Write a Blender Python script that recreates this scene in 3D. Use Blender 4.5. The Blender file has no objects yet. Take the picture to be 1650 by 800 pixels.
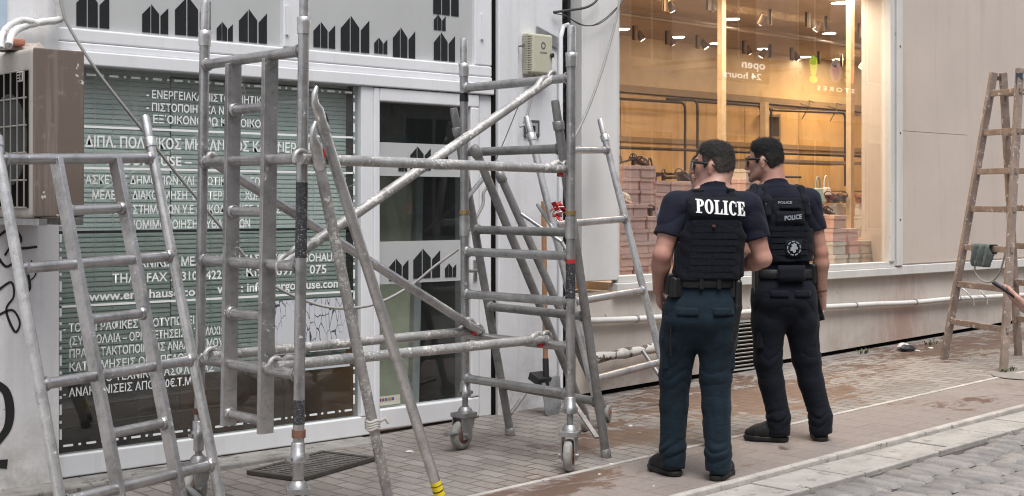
import bpy, bmesh, math, random
import numpy as np
from mathutils import Vector, Matrix

R = math.radians
random.seed(11)
SC = bpy.context.scene
COL = SC.collection

# ------------------------------------------------------------------ camera, sky, sun, exposure
EYE = 1.44                       # eye height above the pavement at X = 5.6
FX, FY = 0.6796, 0.7336          # view direction in the ground plane; +X runs along the shop fronts, +Y into them
cam_d = bpy.data.cameras.new("camera")
cam = bpy.data.objects.new("camera", cam_d); COL.objects.link(cam)
cam.location = (0, 0, EYE)
cam.rotation_euler = (R(90), 0, math.atan2(-FX, FY))
cam_d.sensor_fit = 'HORIZONTAL'; cam_d.sensor_width = 36.0
cam_d.lens = 36.0*2200/1650
cam_d.shift_y = -70/1650
cam_d.clip_start = 0.05; cam_d.clip_end = 2000
SC.camera = cam

SUN_EL, SUN_AZ = R(66), R(205)   # compass direction the light comes from (0 = +Y, clockwise): over the roofs behind the camera
world = bpy.data.worlds.new("World"); SC.world = world; world.use_nodes = True
wn = world.node_tree; wn.nodes.clear()
w_out = wn.nodes.new('ShaderNodeOutputWorld'); w_bg = wn.nodes.new('ShaderNodeBackground')
w_sky = wn.nodes.new('ShaderNodeTexSky'); w_sky.sky_type = 'NISHITA'; w_sky.sun_disc = False
w_sky.sun_elevation = SUN_EL; w_sky.sun_rotation = SUN_AZ; w_sky.dust_density = 3.0; w_sky.air_density = 1.0
w_hs = wn.nodes.new('ShaderNodeHueSaturation'); w_hs.inputs['Saturation'].default_value = 0.42   # thin white cloud over the blue
wn.links.new(w_sky.outputs[0], w_hs.inputs['Color']); wn.links.new(w_hs.outputs[0], w_bg.inputs['Color'])
w_bg.inputs['Strength'].default_value = 0.115
wn.links.new(w_bg.outputs[0], w_out.inputs[0])

sun_d = bpy.data.lights.new("sun", 'SUN'); sun_d.energy = 1.75; sun_d.angle = R(34); sun_d.color = (1.0, 0.98, 0.955)
sun = bpy.data.objects.new("sun", sun_d); COL.objects.link(sun)
_dir = Vector((math.sin(SUN_AZ)*math.cos(SUN_EL), math.cos(SUN_AZ)*math.cos(SUN_EL), math.sin(SUN_EL)))
sun.rotation_euler = _dir.to_track_quat('Z', 'Y').to_euler(); sun.location = (0, -20, 30)

vs = SC.view_settings
vs.view_transform = 'Standard'; vs.look = 'None'; vs.gamma = 1.0; vs.use_curve_mapping = False
vs.exposure = 0.73
SC.cycles.max_bounces = 10; SC.cycles.transparent_max_bounces = 16
SC.cycles.diffuse_bounces = 4; SC.cycles.glossy_bounces = 4
SC.cycles.sample_clamp_indirect = 6.0
SC.cycles.use_denoising = True; SC.cycles.filter_width = 1.1
SC.cycles.caustics_reflective = False; SC.cycles.caustics_refractive = False

# ------------------------------------------------------------------ helpers
def zg(x):
    """Height of the gently climbing street at X."""
    return 0.025*(x-5.6)

def ray(px, py):
    a = (px-825.0)/2200; b = (330.0-py)/2200
    return FX+FY*a, FY-FX*a, b

def at(px, py, X=None, Y=None, z=None):
    """World point that a measured photo position has on a real plane (X, Y, height z or the ground)."""
    d = ray(px, py)
    if X is not None: t = X/d[0]
    elif Y is not None: t = Y/d[1]
    elif z is not None: t = (z-EYE)/d[2]
    else: t = (-0.025*5.6-EYE)/(d[2]-0.025*d[0])
    return Vector((d[0]*t, d[1]*t, EYE+d[2]*t))

def tag(o, label=None, cat=None, group=None, kind=None):
    if label: o['label'] = label
    if cat: o['category'] = cat
    if group: o['group'] = group
    if kind: o['kind'] = kind
    return o

def thing(name, label, cat, loc=(0, 0, 0), rz=0.0, group=None):
    o = bpy.data.objects.new(name, None); COL.objects.link(o)
    o.empty_display_size = 0.1
    o.location = loc; o.rotation_euler = (0, 0, rz)
    return tag(o, label, cat, group)

def kids(o): return list(o.children)

def copy_tree(o, parent=None):
    c = o.copy(); COL.objects.link(c)
    if parent is not None: c.parent = parent
    for ch in kids(o): copy_tree(ch, c)
    return c

def abs_loc(o):
    v = Vector((0, 0, 0))
    while o is not None:
        v += Vector(o.location); o = o.parent
    return v

class MB:
    """Collects shapes and links them as one mesh object."""
    def __init__(s): s.v = []; s.f = []; s.sm = []
    def add(s, vs_, fs, smooth=False):
        n = len(s.v); s.v.extend([tuple(p) for p in vs_])
        for f in fs: s.f.append(tuple(i+n for i in f)); s.sm.append(smooth)
        return s
    def box(s, a, b):
        (x0, y0, z0), (x1, y1, z1) = [min(p, q) for p, q in zip(a, b)], [max(p, q) for p, q in zip(a, b)]
        return s.add([(x0,y0,z0),(x1,y0,z0),(x1,y1,z0),(x0,y1,z0),(x0,y0,z1),(x1,y0,z1),(x1,y1,z1),(x0,y1,z1)],
                     [(0,3,2,1),(4,5,6,7),(0,1,5,4),(1,2,6,5),(2,3,7,6),(3,0,4,7)])
    def obox(s, c, ax, ay, az):
        """Oriented box: centre and three half-axis vectors."""
        c, ax, ay, az = map(Vector, (c, ax, ay, az))
        P = [c+i*ax+j*ay+k*az for k in (-1, 1) for (i, j) in ((-1,-1),(1,-1),(1,1),(-1,1))]
        return s.add(P, [(0,3,2,1),(4,5,6,7),(0,1,5,4),(1,2,6,5),(2,3,7,6),(3,0,4,7)])
    def bar(s, a, b, w, t, up=(0, 0, 1)):
        """Rectangular bar from a to b: w across (perpendicular to up), t along up."""
        a, b, up = Vector(a), Vector(b), Vector(up)
        d = (b-a); L = d.length; d.normalize()
        x = d.cross(up); x.normalize(); y = x.cross(d); y.normalize()
        return s.obox((a+b)/2, d*(L/2), x*(w/2), y*(t/2))
    def tube(s, pts, r, seg=14, caps=True, r1=None):
        pts = [Vector(p) for p in pts]; n = len(pts)
        rs = r if isinstance(r, (list, tuple)) else [r + ((r1-r)*i/(n-1) if r1 is not None else 0) for i in range(n)]
        t0 = (pts[1]-pts[0]).normalized()
        u = t0.cross(Vector((0, 0, 1)))
        if u.length < 1e-3: u = t0.cross(Vector((1, 0, 0)))
        u.normalize()
        V = []; 
        for i, p in enumerate(pts):
            t = (pts[min(i+1, n-1)]-pts[max(i-1, 0)]).normalized()
            u = (u - t*u.dot(t)).normalized(); w = t.cross(u)
            for k in range(seg):
                a = 2*math.pi*k/seg
                V.append(p+(u*math.cos(a)+w*math.sin(a))*rs[i])
        F = []
        for i in range(n-1):
            for k in range(seg):
                k2 = (k+1) % seg
                F.append((i*seg+k, i*seg+k2, (i+1)*seg+k2, (i+1)*seg+k))
        s.add(V, F, True)
        if caps:
            s.add(V[:seg], [tuple(reversed(range(seg)))]); s.add(V[-seg:], [tuple(range(seg))])
        return s
    def lathe(s, c, axis, prof, seg=24):
        """Profile [(distance along axis, radius)...] turned about an axis through c."""
        c = Vector(c); ax = Vector(axis).normalized()
        u = ax.cross(Vector((0, 0, 1)))
        if u.length < 1e-3: u = Vector((1, 0, 0))
        u.normalize(); w = ax.cross(u)
        V = [c+ax*h+(u*math.cos(2*math.pi*k/seg)+w*math.sin(2*math.pi*k/seg))*r for h, r in prof for k in range(seg)]
        F = [(i*seg+k, i*seg+(k+1) % seg, (i+1)*seg+(k+1) % seg, (i+1)*seg+k) for i in range(len(prof)-1) for k in range(seg)]
        s.add(V, F, True)
        s.add(V[:seg], [tuple(reversed(range(seg)))]); s.add(V[-seg:], [tuple(range(seg))])
        return s
    def prism(s, poly, o, ux, uy, depth):
        """Flat polygon (2D) at o with axes ux, uy, extruded by the vector depth."""
        o, ux, uy, dv = Vector(o), Vector(ux), Vector(uy), Vector(depth); n = len(poly)
        A = [o+ux*p[0]+uy*p[1] for p in poly]; B = [p+dv for p in A]
        F = [tuple(range(n)), tuple(reversed(range(n, 2*n)))]+[(i, i+n, (i+1) % n+n, (i+1) % n) for i in range(n)]
        return s.add(A+B, F)
    def build(s, name, mat, parent=None, bevel=0, seg=2, loc=None):
        off = abs_loc(parent) if parent is not None else Vector(loc or (0, 0, 0))
        me = bpy.data.meshes.new(name)
        me.from_pydata([tuple(Vector(p)-off) for p in s.v], [], s.f); 
        me.polygons.foreach_set('use_smooth', s.sm); me.update()
        bm = bmesh.new(); bm.from_mesh(me); bmesh.ops.recalc_face_normals(bm, faces=bm.faces); bm.to_mesh(me); bm.free()
        me.materials.append(mat)
        o = bpy.data.objects.new(name, me); COL.objects.link(o)
        if parent is not None: o.parent = parent
        else: o.location = off
        if bevel:
            b = o.modifiers.new('bevel', 'BEVEL'); b.width = bevel; b.segments = seg; b.limit_method = 'ANGLE'; b.angle_limit = R(40)
        return o

def lettering(s, mat, name, parent, o, ux, uy, width=None, height=0.05, bold=0.0, depth=0.0015, extra=None, shear=0.0):
    """Text lying in the plane (ux, uy) with its baseline starting at o; squeezed to width, capitals height tall."""
    cu = bpy.data.curves.new('t', 'FONT'); cu.body = s; cu.size = 1.0; cu.resolution_u = 3
    cu.offset = bold; cu.extrude = 0.0; cu.shear = shear
    tmp = bpy.data.objects.new('t', cu); COL.objects.link(tmp)
    dg = bpy.context.evaluated_depsgraph_get(); dg.update()
    me = bpy.data.meshes.new_from_object(tmp.evaluated_get(dg), depsgraph=dg)
    bpy.data.objects.remove(tmp); bpy.data.curves.remove(cu)
    if len(me.vertices) == 0: return None
    co = np.array([v.co[:] for v in me.vertices])
    x0, x1 = co[:, 0].min(), co[:, 0].max()
    sy = height/0.73
    sx = (width/(x1-x0)) if width else sy
    off = abs_loc(parent)
    o, ux, uy = Vector(o)-off, Vector(ux), Vector(uy); nz = ux.cross(uy).normalized()
    for v in me.vertices:
        p = o+ux*((v.co.x-x0)*sx)+uy*(v.co.y*sy)
        if extra: p = extra(p)
        v.co = p
    me.materials.clear(); me.materials.append(mat); me.name = name
    ob = bpy.data.objects.new(name, me); COL.objects.link(ob); ob.parent = parent
    if depth:
        sd = ob.modifiers.new('thickness', 'SOLIDIFY'); sd.thickness = depth; sd.offset = 0
    return ob

# ------------------------------------------------------------------ materials
def new_mat(name):
    m = bpy.data.materials.new(name); m.use_nodes = True
    nt = m.node_tree; b = nt.nodes['Principled BSDF']
    return m, nt, b

class NT:
    """Small shorthand for node trees."""
    def __init__(s, nt): s.nt = nt; s.n = nt.nodes; s.l = nt.links
    def pos(s, scale=(1, 1, 1), rot=(0, 0, 0), obj=False):
        m = s.n.new('ShaderNodeMapping'); m.inputs['Scale'].default_value = scale; m.inputs['Rotation'].default_value = rot
        if obj: t = s.n.new('ShaderNodeTexCoord'); s.l.new(t.outputs['Object'], m.inputs['Vector'])
        else: g = s.n.new('ShaderNodeNewGeometry'); s.l.new(g.outputs['Position'], m.inputs['Vector'])
        return m.outputs[0]
    def noise(s, v, scale, detail=4, rough=0.6, dist=0.0):
        n = s.n.new('ShaderNodeTexNoise'); n.inputs['Scale'].default_value = scale; n.inputs['Detail'].default_value = detail
        n.inputs['Roughness'].default_value = rough; n.inputs['Distortion'].default_value = dist
        s.l.new(v, n.inputs['Vector']); return n.outputs['Fac']
    def ramp(s, f, stops, interp='LINEAR'):
        r = s.n.new('ShaderNodeValToRGB'); e = r.color_ramp.elements; r.color_ramp.interpolation = interp
        while len(e) < len(stops): e.new(0.5)
        for i, (p, c) in enumerate(stops):
            e[i].position = p; e[i].color = (c if len(c) == 4 else (*c, 1)) if not isinstance(c, (int, float)) else (c, c, c, 1)
        s.l.new(f, r.inputs[0]); return r.outputs[0]
    def mix(s, f, a, b, mode='MIX'):
        m = s.n.new('ShaderNodeMix'); m.data_type = 'RGBA'; m.blend_type = mode
        for sock, val in ((m.inputs[0], f), (m.inputs[6], a), (m.inputs[7], b)):
            if hasattr(val, 'links'): s.l.new(val, sock)
            elif isinstance(val, (int, float)) : sock.default_value = val if sock.type == "VALUE" else (val, val, val, 1)
            else: sock.default_value = (*val, 1) if len(val) == 3 else val
        return m.outputs[2]
    def math(s, op, a, b=0.0):
        m = s.n.new('ShaderNodeMath'); m.operation = op
        for i, v in enumerate((a, b)):
            if hasattr(v, 'links'): s.l.new(v, m.inputs[i])
            else: m.inputs[i].default_value = v
        return m.outputs[0]
    def bump(s, h, strength, dist, bsdf):
        b = s.n.new('ShaderNodeBump'); b.inputs['Strength'].default_value = strength; b.inputs['Distance'].default_value = dist
        s.l.new(h, b.inputs['Height']); s.l.new(b.outputs[0], bsdf.inputs['Normal'])

def pmat(name, col, rough=0.6, metal=0.0, var=0.12, scale=6.0, bump=0.0, bscale=60.0, spots=None, obj=False, spec=None):
    """Plain surface with uneven tone; spots = (colour, noise scale, threshold)."""
    m, nt, b = new_mat(name); t = NT(nt); v = t.pos(obj=obj)
    c = t.ramp(t.noise(v, scale, 5, 0.65), [(0.3, tuple(x*(1-var) for x in col)), (0.7, tuple(min(1, x*(1+var)) for x in col))])
    if spots:
        sc_, ss, th = spots
        c = t.mix(t.ramp(t.noise(v, ss, 4, 0.7, 0.6), [(th, 0.0), (th+0.04, 1.0)]), c, sc_)
    nt.links.new(c, b.inputs['Base Color'])
    b.inputs['Roughness'].default_value = rough; b.inputs['Metallic'].default_value = metal
    if spec is not None: b.inputs['Specular IOR Level'].default_value = spec
    if bump: t.bump(t.noise(v, bscale, 4, 0.6), bump, 0.01, b)
    return m

def glass_mat(name, ior=0.05, tint=(1, 1, 1), dirt=0.0):
    m = bpy.data.materials.new(name); m.use_nodes = True; nt = m.node_tree; nt.nodes.clear(); t = NT(nt)
    o = nt.nodes.new('ShaderNodeOutputMaterial'); mx = nt.nodes.new('ShaderNodeMixShader')
    tr = nt.nodes.new('ShaderNodeBsdfTransparent'); tr.inputs[0].default_value = (*tint, 1)
    gl = nt.nodes.new('ShaderNodeBsdfGlossy'); gl.inputs['Roughness'].default_value = 0.0
    ge = nt.nodes.new('ShaderNodeNewGeometry'); dt = nt.nodes.new('ShaderNodeVectorMath'); dt.operation = 'DOT_PRODUCT'
    nt.links.new(ge.outputs['Incoming'], dt.inputs[0]); nt.links.new(ge.outputs['Normal'], dt.inputs[1])
    c = t.math('SUBTRACT', 1.0, t.math('ABSOLUTE', dt.outputs['Value']))
    f = t.math('ADD', ior, t.math('MULTIPLY', t.math('POWER', c, 5.0), 1-ior))       # reflectance of one pane face
    nt.links.new(f, mx.inputs[0]); nt.links.new(tr.outputs[0], mx.inputs[1]); nt.links.new(gl.outputs[0], mx.inputs[2])
    last = mx.outputs[0]
    if dirt:  # pale diffuse veil; on the office panes it paints in reflected haze
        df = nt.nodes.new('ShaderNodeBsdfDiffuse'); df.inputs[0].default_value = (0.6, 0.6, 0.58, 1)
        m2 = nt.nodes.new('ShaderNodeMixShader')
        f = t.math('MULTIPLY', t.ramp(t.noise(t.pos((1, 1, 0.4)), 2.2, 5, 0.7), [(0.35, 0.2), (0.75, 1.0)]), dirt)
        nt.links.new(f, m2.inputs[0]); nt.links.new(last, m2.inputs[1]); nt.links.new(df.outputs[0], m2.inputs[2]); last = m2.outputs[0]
    nt.links.new(last, o.inputs[0])
    return m

def emit_mat(name, col, strength):
    m, nt, b = new_mat(name)
    b.inputs['Base Color'].default_value = (*col, 1)
    b.inputs['Emission Color'].default_value = (*col, 1); b.inputs['Emission Strength'].default_value = strength
    return m

def alu_mat(name, col, splat, th, rough=0.42, metal=0.75):
    """Used aluminium tube: scuffs, grime and dried plaster splashes."""
    m, nt, b = new_mat(name); t = NT(nt); v = t.pos()
    base = t.ramp(t.noise(v, 9, 6, 0.7), [(0.28, tuple(c*0.55 for c in col)), (0.5, col), (0.75, tuple(min(1, c*1.25) for c in col))])
    fine = t.noise(v, 55, 5, 0.75, 0.5)
    grime = t.ramp(t.noise(v, 34, 4, 0.7), [(0.58, 0.0), (0.70, 0.4)])
    base = t.mix(grime, base, (0.10, 0.095, 0.09))
    coarse = t.noise(v, 7, 3, 0.6)
    s = t.ramp(t.math('ADD', t.math('MULTIPLY', fine, 0.7), t.math('MULTIPLY', coarse, 0.3)), [(th, 0.0), (th+0.035, 1.0)])
    nt.links.new(t.mix(s, base, splat), b.inputs['Base Color'])
    nt.links.new(t.math('MULTIPLY', t.math('SUBTRACT', 1.0, t.math('MAXIMUM', s, grime)), metal), b.inputs['Metallic'])
    nt.links.new(t.ramp(t.math('ADD', s, t.math('MULTIPLY', fine, 0.3)), [(0.0, rough*0.75), (0.5, rough+0.12), (1.0, 0.85)]), b.inputs['Roughness'])
    t.bump(t.math('ADD', s, t.math('MULTIPLY', fine, 0.4)), 0.25, 0.003, b)
    return m

def wall_mat(name, col, dirt=(0.35, 0.32, 0.28), amount=0.5, low=0.0, chips=None, bump=0.15, stain=None):
    """Painted plaster with dirt, rain runs and chipped spots; low = height up to which splash dirt reaches."""
    m, nt, b = new_mat(name); t = NT(nt); v = t.pos()
    c = t.ramp(t.noise(v, 1.3, 6, 0.65), [(0.25, tuple(x*0.88 for x in col)), (0.7, col)])
    runs = t.noise(t.pos((9, 9, 0.5)), 1.0, 5, 0.7)
    c = t.mix(t.math('MULTIPLY', t.ramp(runs, [(0.52, 0.0), (0.8, 1.0)]), amount), c, dirt)
    scuff = t.noise(v, 14, 6, 0.75)
    c = t.mix(t.math('MULTIPLY', t.ramp(scuff, [(0.60, 0.0), (0.74, 1.0)]), amount*0.7), c, dirt)
    if low > 0:
        sx = nt.nodes.new('ShaderNodeSeparateXYZ'); nt.links.new(t.pos(), sx.inputs[0])
        f = t.math('SUBTRACT', 1.0, t.math('DIVIDE', sx.outputs[2], low))
        f = t.math('MULTIPLY', t.math('MAXIMUM', f, 0.0), t.ramp(t.noise(v, 5, 5, 0.7), [(0.35, 0.0), (0.65, 1.0)]))
        c = t.mix(f, c, dirt)
    if chips:
        c = t.mix(t.ramp(t.noise(v, 11, 3, 0.6, 0.3), [(chips[1], 0.0), (chips[1]+0.012, 1.0)]), c, chips[0])
    if stain:
        (sxx, sz, rad, scol) = stain
        vm = nt.nodes.new('ShaderNodeVectorMath'); vm.operation = 'DISTANCE'; nt.links.new(t.pos((1, 0, 0.8)), vm.inputs[0]); vm.inputs[1].default_value = (sxx, 0, sz*0.8)
        d = t.math('ADD', t.math('DIVIDE', vm.outputs['Value'], rad), t.math('MULTIPLY', t.math('SUBTRACT', t.noise(t.pos((3, 3, 1)), 5, 5, 0.7), 0.5), 1.6))
        c = t.mix(t.ramp(d, [(0.2, 0.75), (1.0, 0.0)]), c, scol)
    nt.links.new(c, b.inputs['Base Color']); b.inputs['Roughness'].default_value = 0.75
    b.inputs['Specular IOR Level'].default_value = 0.3
    if bump: t.bump(t.math('ADD', t.noise(v, 45, 5, 0.7), t.math('MULTIPLY', t.noise(v, 5, 3), 1.5)), bump, 0.006, b)
    return m

M = {}
M['alu'] = alu_mat('worn_aluminium', (0.47, 0.46, 0.46), (0.66, 0.65, 0.62), 0.60, 0.36, 0.85)
M['alu_clean'] = alu_mat('bright_aluminium', (0.62, 0.61, 0.60), (0.70, 0.70, 0.68), 0.62, 0.36, 0.85)
M['alu_dark'] = alu_mat('dirty_dark_aluminium', (0.28, 0.275, 0.27), (0.48, 0.46, 0.43), 0.60, 0.55, 0.5)
M['alu_splat'] = alu_mat('plaster_splashed_tube', (0.42, 0.41, 0.40), (0.66, 0.65, 0.61), 0.535, 0.55, 0.5)
M['galv'] = alu_mat('galvanised_steel', (0.36, 0.36, 0.36), (0.5, 0.49, 0.47), 0.62, 0.45, 0.7)
M['pvc'] = wall_mat('white_window_plastic', (0.79, 0.80, 0.82), (0.46, 0.45, 0.43), 0.25, 0.0, None, 0.03)
M['pvc'].node_tree.nodes['Principled BSDF'].inputs['Roughness'].default_value = 0.35
M['old_frame'] = wall_mat('old_white_paint', (0.66, 0.65, 0.62), (0.36, 0.33, 0.29), 0.4, 0.0, ((0.36, 0.33, 0.30), 0.70), 0.1)
M['plaster'] = wall_mat('white_plaster', (0.79, 0.79, 0.80), (0.40, 0.38, 0.35), 0.35, 0.5, ((0.24, 0.23, 0.22), 0.712), 0.35)
M['pillar'] = wall_mat('bluish_white_plaster', (0.75, 0.76, 0.78), (0.40, 0.38, 0.35), 0.35, 0.5, ((0.36, 0.33, 0.29), 0.72), 0.3)
M['cover'] = wall_mat('white_board', (0.74, 0.735, 0.72), (0.42, 0.40, 0.38), 0.3, 0, None, 0.05)
M['beige'] = wall_mat('beige_wall_paint', (0.585, 0.503, 0.445), (0.38, 0.315, 0.265), 0.45, 0.25, None, 0.12)
M['plinth_wall'] = wall_mat('pale_plinth_paint', (0.60, 0.55, 0.50), (0.33, 0.27, 0.225), 0.42, 0.5, ((0.33, 0.29, 0.26), 0.715), 0.15, (11.35, 0.22, 0.55, (0.42, 0.27, 0.22)))
M['dark'] = pmat('shadow_gap', (0.014, 0.013, 0.012), 1.0, spec=0.0)  # near-black paints the shade in gaps and openings; small dark marks too
M['black'] = pmat('black_plastic', (0.018, 0.018, 0.02), 0.5)
M['rubber'] = pmat('grey_rubber', (0.28, 0.27, 0.25), 0.7, 0, 0.25, 20)
M['red'] = pmat('red_plastic', (0.42, 0.03, 0.03), 0.45)
M['white_vinyl'] = pmat('white_vinyl_letters', (0.86, 0.87, 0.86), 0.5, 0, 0.03)
M['glass_l'] = glass_mat('office_glass', 0.08, (0.95, 0.98, 0.97), 0.11)  # last value: pale veil standing in for the bright street reflection
M['glass_low'] = glass_mat('office_glass_lower', 0.07, (0.80, 0.83, 0.815), 0.05)
M['glass_door'] = glass_mat('door_glass', 0.05, (0.9, 0.93, 0.93), 0.015)
M['glass_shop'] = glass_mat('shop_glass', 0.125, (0.98, 0.98, 0.97), 0.004)
M['film'] = pmat('grey_frosted_film', (0.48, 0.49, 0.49), 0.45, 0, 0.05, 2)
M['logo'] = pmat('dark_cutout', (0.022, 0.024, 0.026), 0.25)
M['brass'] = pmat('brass_ring', (0.45, 0.30, 0.12), 0.4, 0.8)
M['rust'] = pmat('rusty_red_clip', (0.20, 0.10, 0.07), 0.7, 0.2, 0.3, 30)
M['yellow'] = pmat('yellow_sticker', (0.80, 0.62, 0.02), 0.5, 0, 0.08, 30)
# ------------------------------------------------------------------ ground, street
def paving_mat(name, bw, bh, cols, mortar, msize, swap=True, stains=None, tone=1.3, bump=0.5):
    m, nt, b = new_mat(name); t = NT(nt)
    v = t.pos((1, 1, 1), (0, 0, R(90)) if swap else (0, 0, 0))
    wv = nt.nodes.new('ShaderNodeVectorMath'); wv.operation = 'ADD'
    nz = nt.nodes.new('ShaderNodeTexNoise'); nz.inputs['Scale'].default_value = 2.5; nz.inputs['Detail'].default_value = 2
    sc = nt.nodes.new('ShaderNodeVectorMath'); sc.operation = 'SCALE'; sc.inputs['Scale'].default_value = 0.016
    nt.links.new(v, nz.inputs['Vector']); nt.links.new(nz.outputs['Color'], sc.inputs[0])
    nt.links.new(v, wv.inputs[0]); nt.links.new(sc.outputs[0], wv.inputs[1])
    br = nt.nodes.new('ShaderNodeTexBrick'); nt.links.new(wv.outputs[0], br.inputs['Vector'])
    br.inputs['Scale'].default_value = 1.0; br.inputs['Brick Width'].default_value = bw; br.inputs['Row Height'].default_value = bh
    br.inputs['Mortar Size'].default_value = msize; br.inputs['Mortar Smooth'].default_value = 0.3; br.inputs['Bias'].default_value = 0.0
    br.inputs['Color1'].default_value = (*cols[0], 1); br.inputs['Color2'].default_value = (*cols[1], 1); br.inputs['Mortar'].default_value = (*mortar, 1)
    p = t.pos()
    c = t.mix(t.ramp(t.noise(p, tone, 5, 0.6), [(0.35, 0.0), (0.7, 0.8)]), br.outputs['Color'], t.mix(0.72, br.outputs['Color'], cols[2]))
    c = t.mix(t.ramp(t.noise(p, 30, 5, 0.8), [(0.35, 0.45), (0.7, 0.0)]), c, tuple(x*0.55 for x in cols[0]))
    c = t.mix(t.ramp(t.noise(p, 0.8, 6, 0.75), [(0.52, 0.0), (0.72, 0.5)]), c, tuple(x*0.5 for x in cols[0]))
    rough = 0.85
    if stains:
        tot = None
        for (sx, sy, rx, ry, amt) in stains:
            mp = nt.nodes.new('ShaderNodeMapping'); mp.inputs['Location'].default_value = (-sx/rx, -sy/ry, 0); mp.inputs['Scale'].default_value = (1/rx, 1/ry, 0)
            nt.links.new(p, mp.inputs['Vector'])
            ln = nt.nodes.new('ShaderNodeVectorMath'); ln.operation = 'LENGTH'; nt.links.new(mp.outputs[0], ln.inputs[0])
            mk = t.math('MULTIPLY', t.ramp(ln.outputs['Value'], [(0.2, 1.0), (1.0, 0.0)]), amt)
            tot = mk if tot is None else t.math('MAXIMUM', tot, mk)
        f = t.math('ADD', t.math('MULTIPLY', t.noise(t.pos((1, 1.8, 1)), 3.1, 6, 0.72, 0.8), 1.0), t.math('MULTIPLY', tot, 0.30))
        b2 = nt.nodes.new('ShaderNodeTexBrick'); nt.links.new(wv.outputs[0], b2.inputs['Vector'])
        for k_ in ('Scale', 'Brick Width', 'Row Height', 'Mortar Size'): b2.inputs[k_].default_value = br.inputs[k_].default_value
        b2.inputs['Color1'].default_value = (0, 0, 0, 1); b2.inputs['Color2'].default_value = (1, 1, 1, 1); b2.inputs['Mortar'].default_value = (.5, .5, .5, 1)
        f = t.math('ADD', f, t.math('MULTIPLY', t.math('SUBTRACT', b2.outputs['Color'], 0.5), t.math('MULTIPLY', tot, 0.17)))
        f = t.math('ADD', f, t.math('MULTIPLY', br.outputs['Fac'], t.math('MULTIPLY', tot, 0.17)))
        wet = t.ramp(f, [(0.61, 0.0), (0.68, 0.9)])
        c = t.mix(wet, c, t.mix(0.86, c, (0.090, 0.040, 0.020)))
        r_ = t.ramp(wet, [(0.0, 0.85), (0.85, 0.42)]); nt.links.new(r_, b.inputs['Roughness'])
    else: b.inputs['Roughness'].default_value = rough
    nt.links.new(c, b.inputs['Base Color'])
    h = t.math('ADD', t.math('MULTIPLY', br.outputs['Fac'], -1.0), t.math('MULTIPLY', t.noise(p, 40, 4, 0.7), 0.5))
    t.bump(h, bump, 0.008, b)
    return m

M['pave_small'] = paving_mat('small_paving_bricks', 0.20, 0.10, ((0.215, 0.184, 0.163), (0.335, 0.305, 0.279), (0.272, 0.263, 0.252)), (0.085, 0.066, 0.052), 0.0075,
    stains=[(7.9, 6.1, 1.5, 1.0, 1.0), (5.0, 5.05, 0.55, 0.35, 0.9), (6.2, 5.7, 0.9, 0.5, 0.85), (11.5, 6.4, 2.4, 0.7, 0.9), (9.6, 6.3, 1.2, 0.6, 0.55)])
M['pave_large'] = paving_mat('large_paving_slabs', 0.40, 0.20, ((0.236, 0.194, 0.175), (0.272, 0.229, 0.208), (0.278, 0.252, 0.234)), (0.15, 0.12, 0.105), 0.0045,
    stains=[(5.0, 5.0, 0.7, 0.25, 0.85), (8.6, 4.8, 0.6, 0.3, 0.5)], bump=0.3)
M['asphalt'] = paving_mat('far_cobbles', 0.2, 0.11, ((0.20, 0.20, 0.20), (0.27, 0.265, 0.26), (0.24, 0.23, 0.22)), (0.12, 0.11, 0.10), 0.012)
M['curb'] = pmat('pale_kerb_concrete', (0.41, 0.385, 0.355), 0.85, 0, 0.25, 7, 0.3, 60, ((0.24, 0.22, 0.20), 16, 0.62))
M['gutter'] = pmat('gutter_concrete', (0.345, 0.325, 0.30), 0.85, 0, 0.22, 5, 0.35, 70, ((0.24, 0.225, 0.20), 9, 0.6))
M['step'] = pmat('grey_stone_step', (0.25, 0.24, 0.225), 0.8, 0, 0.3, 8, 0.4, 50, ((0.12, 0.11, 0.10), 7, 0.57))

def sheet(name, x0, x1, y0, y1, dz, mat, label=None, cat=None):
    m = MB(); n = 24
    V = []; F = []
    for i in range(n+1):
        x = x0+(x1-x0)*i/n
        V += [(x, y0, zg(x)+dz), (x, y1, zg(x)+dz)]
    F = [(2*i, 2*i+2, 2*i+3, 2*i+1) for i in range(n)]
    m.add(V, F)
    o = m.build(name, mat); tag(o, label, cat, None, 'structure'); return o

sheet('ground', -300, 300, -300, 300, -0.11, M['asphalt'], 'street ground under the paving', 'ground')
sheet('pavement', -20, 60, 5.19, 6.96, 0.0, M['pave_small'], 'small brick pavement with brown wet stains along the shop fronts', 'pavement')
sheet('kerbside_pavement', -20, 60, 4.45, 5.15, 0.0, M['pave_large'], 'pinkish slab pavement the police officers stand on', 'pavement')
m = MB()
x = -20.0
while x < 40:
    w = 1.0
    zz = zg(x+w/2)
    m.add([(x+.004, 5.15, zg(x)-.05), (x+w-.004, 5.15, zg(x+w)-.05), (x+w-.004, 5.19, zg(x+w)-.05), (x+.004, 5.19, zg(x)-.05),
           (x+.004, 5.15, zg(x)+.004), (x+w-.004, 5.15, zg(x+w)+.004), (x+w-.004, 5.19, zg(x+w)+.004), (x+.004, 5.19, zg(x)+.004)],
          [(0,3,2,1),(4,5,6,7),(0,1,5,4),(1,2,6,5),(2,3,7,6),(3,0,4,7)])
    x += w
tag(m.build('paving_strip', M['curb']), 'thin pale strip between the two pavings', 'pavement', None, 'structure')

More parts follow.
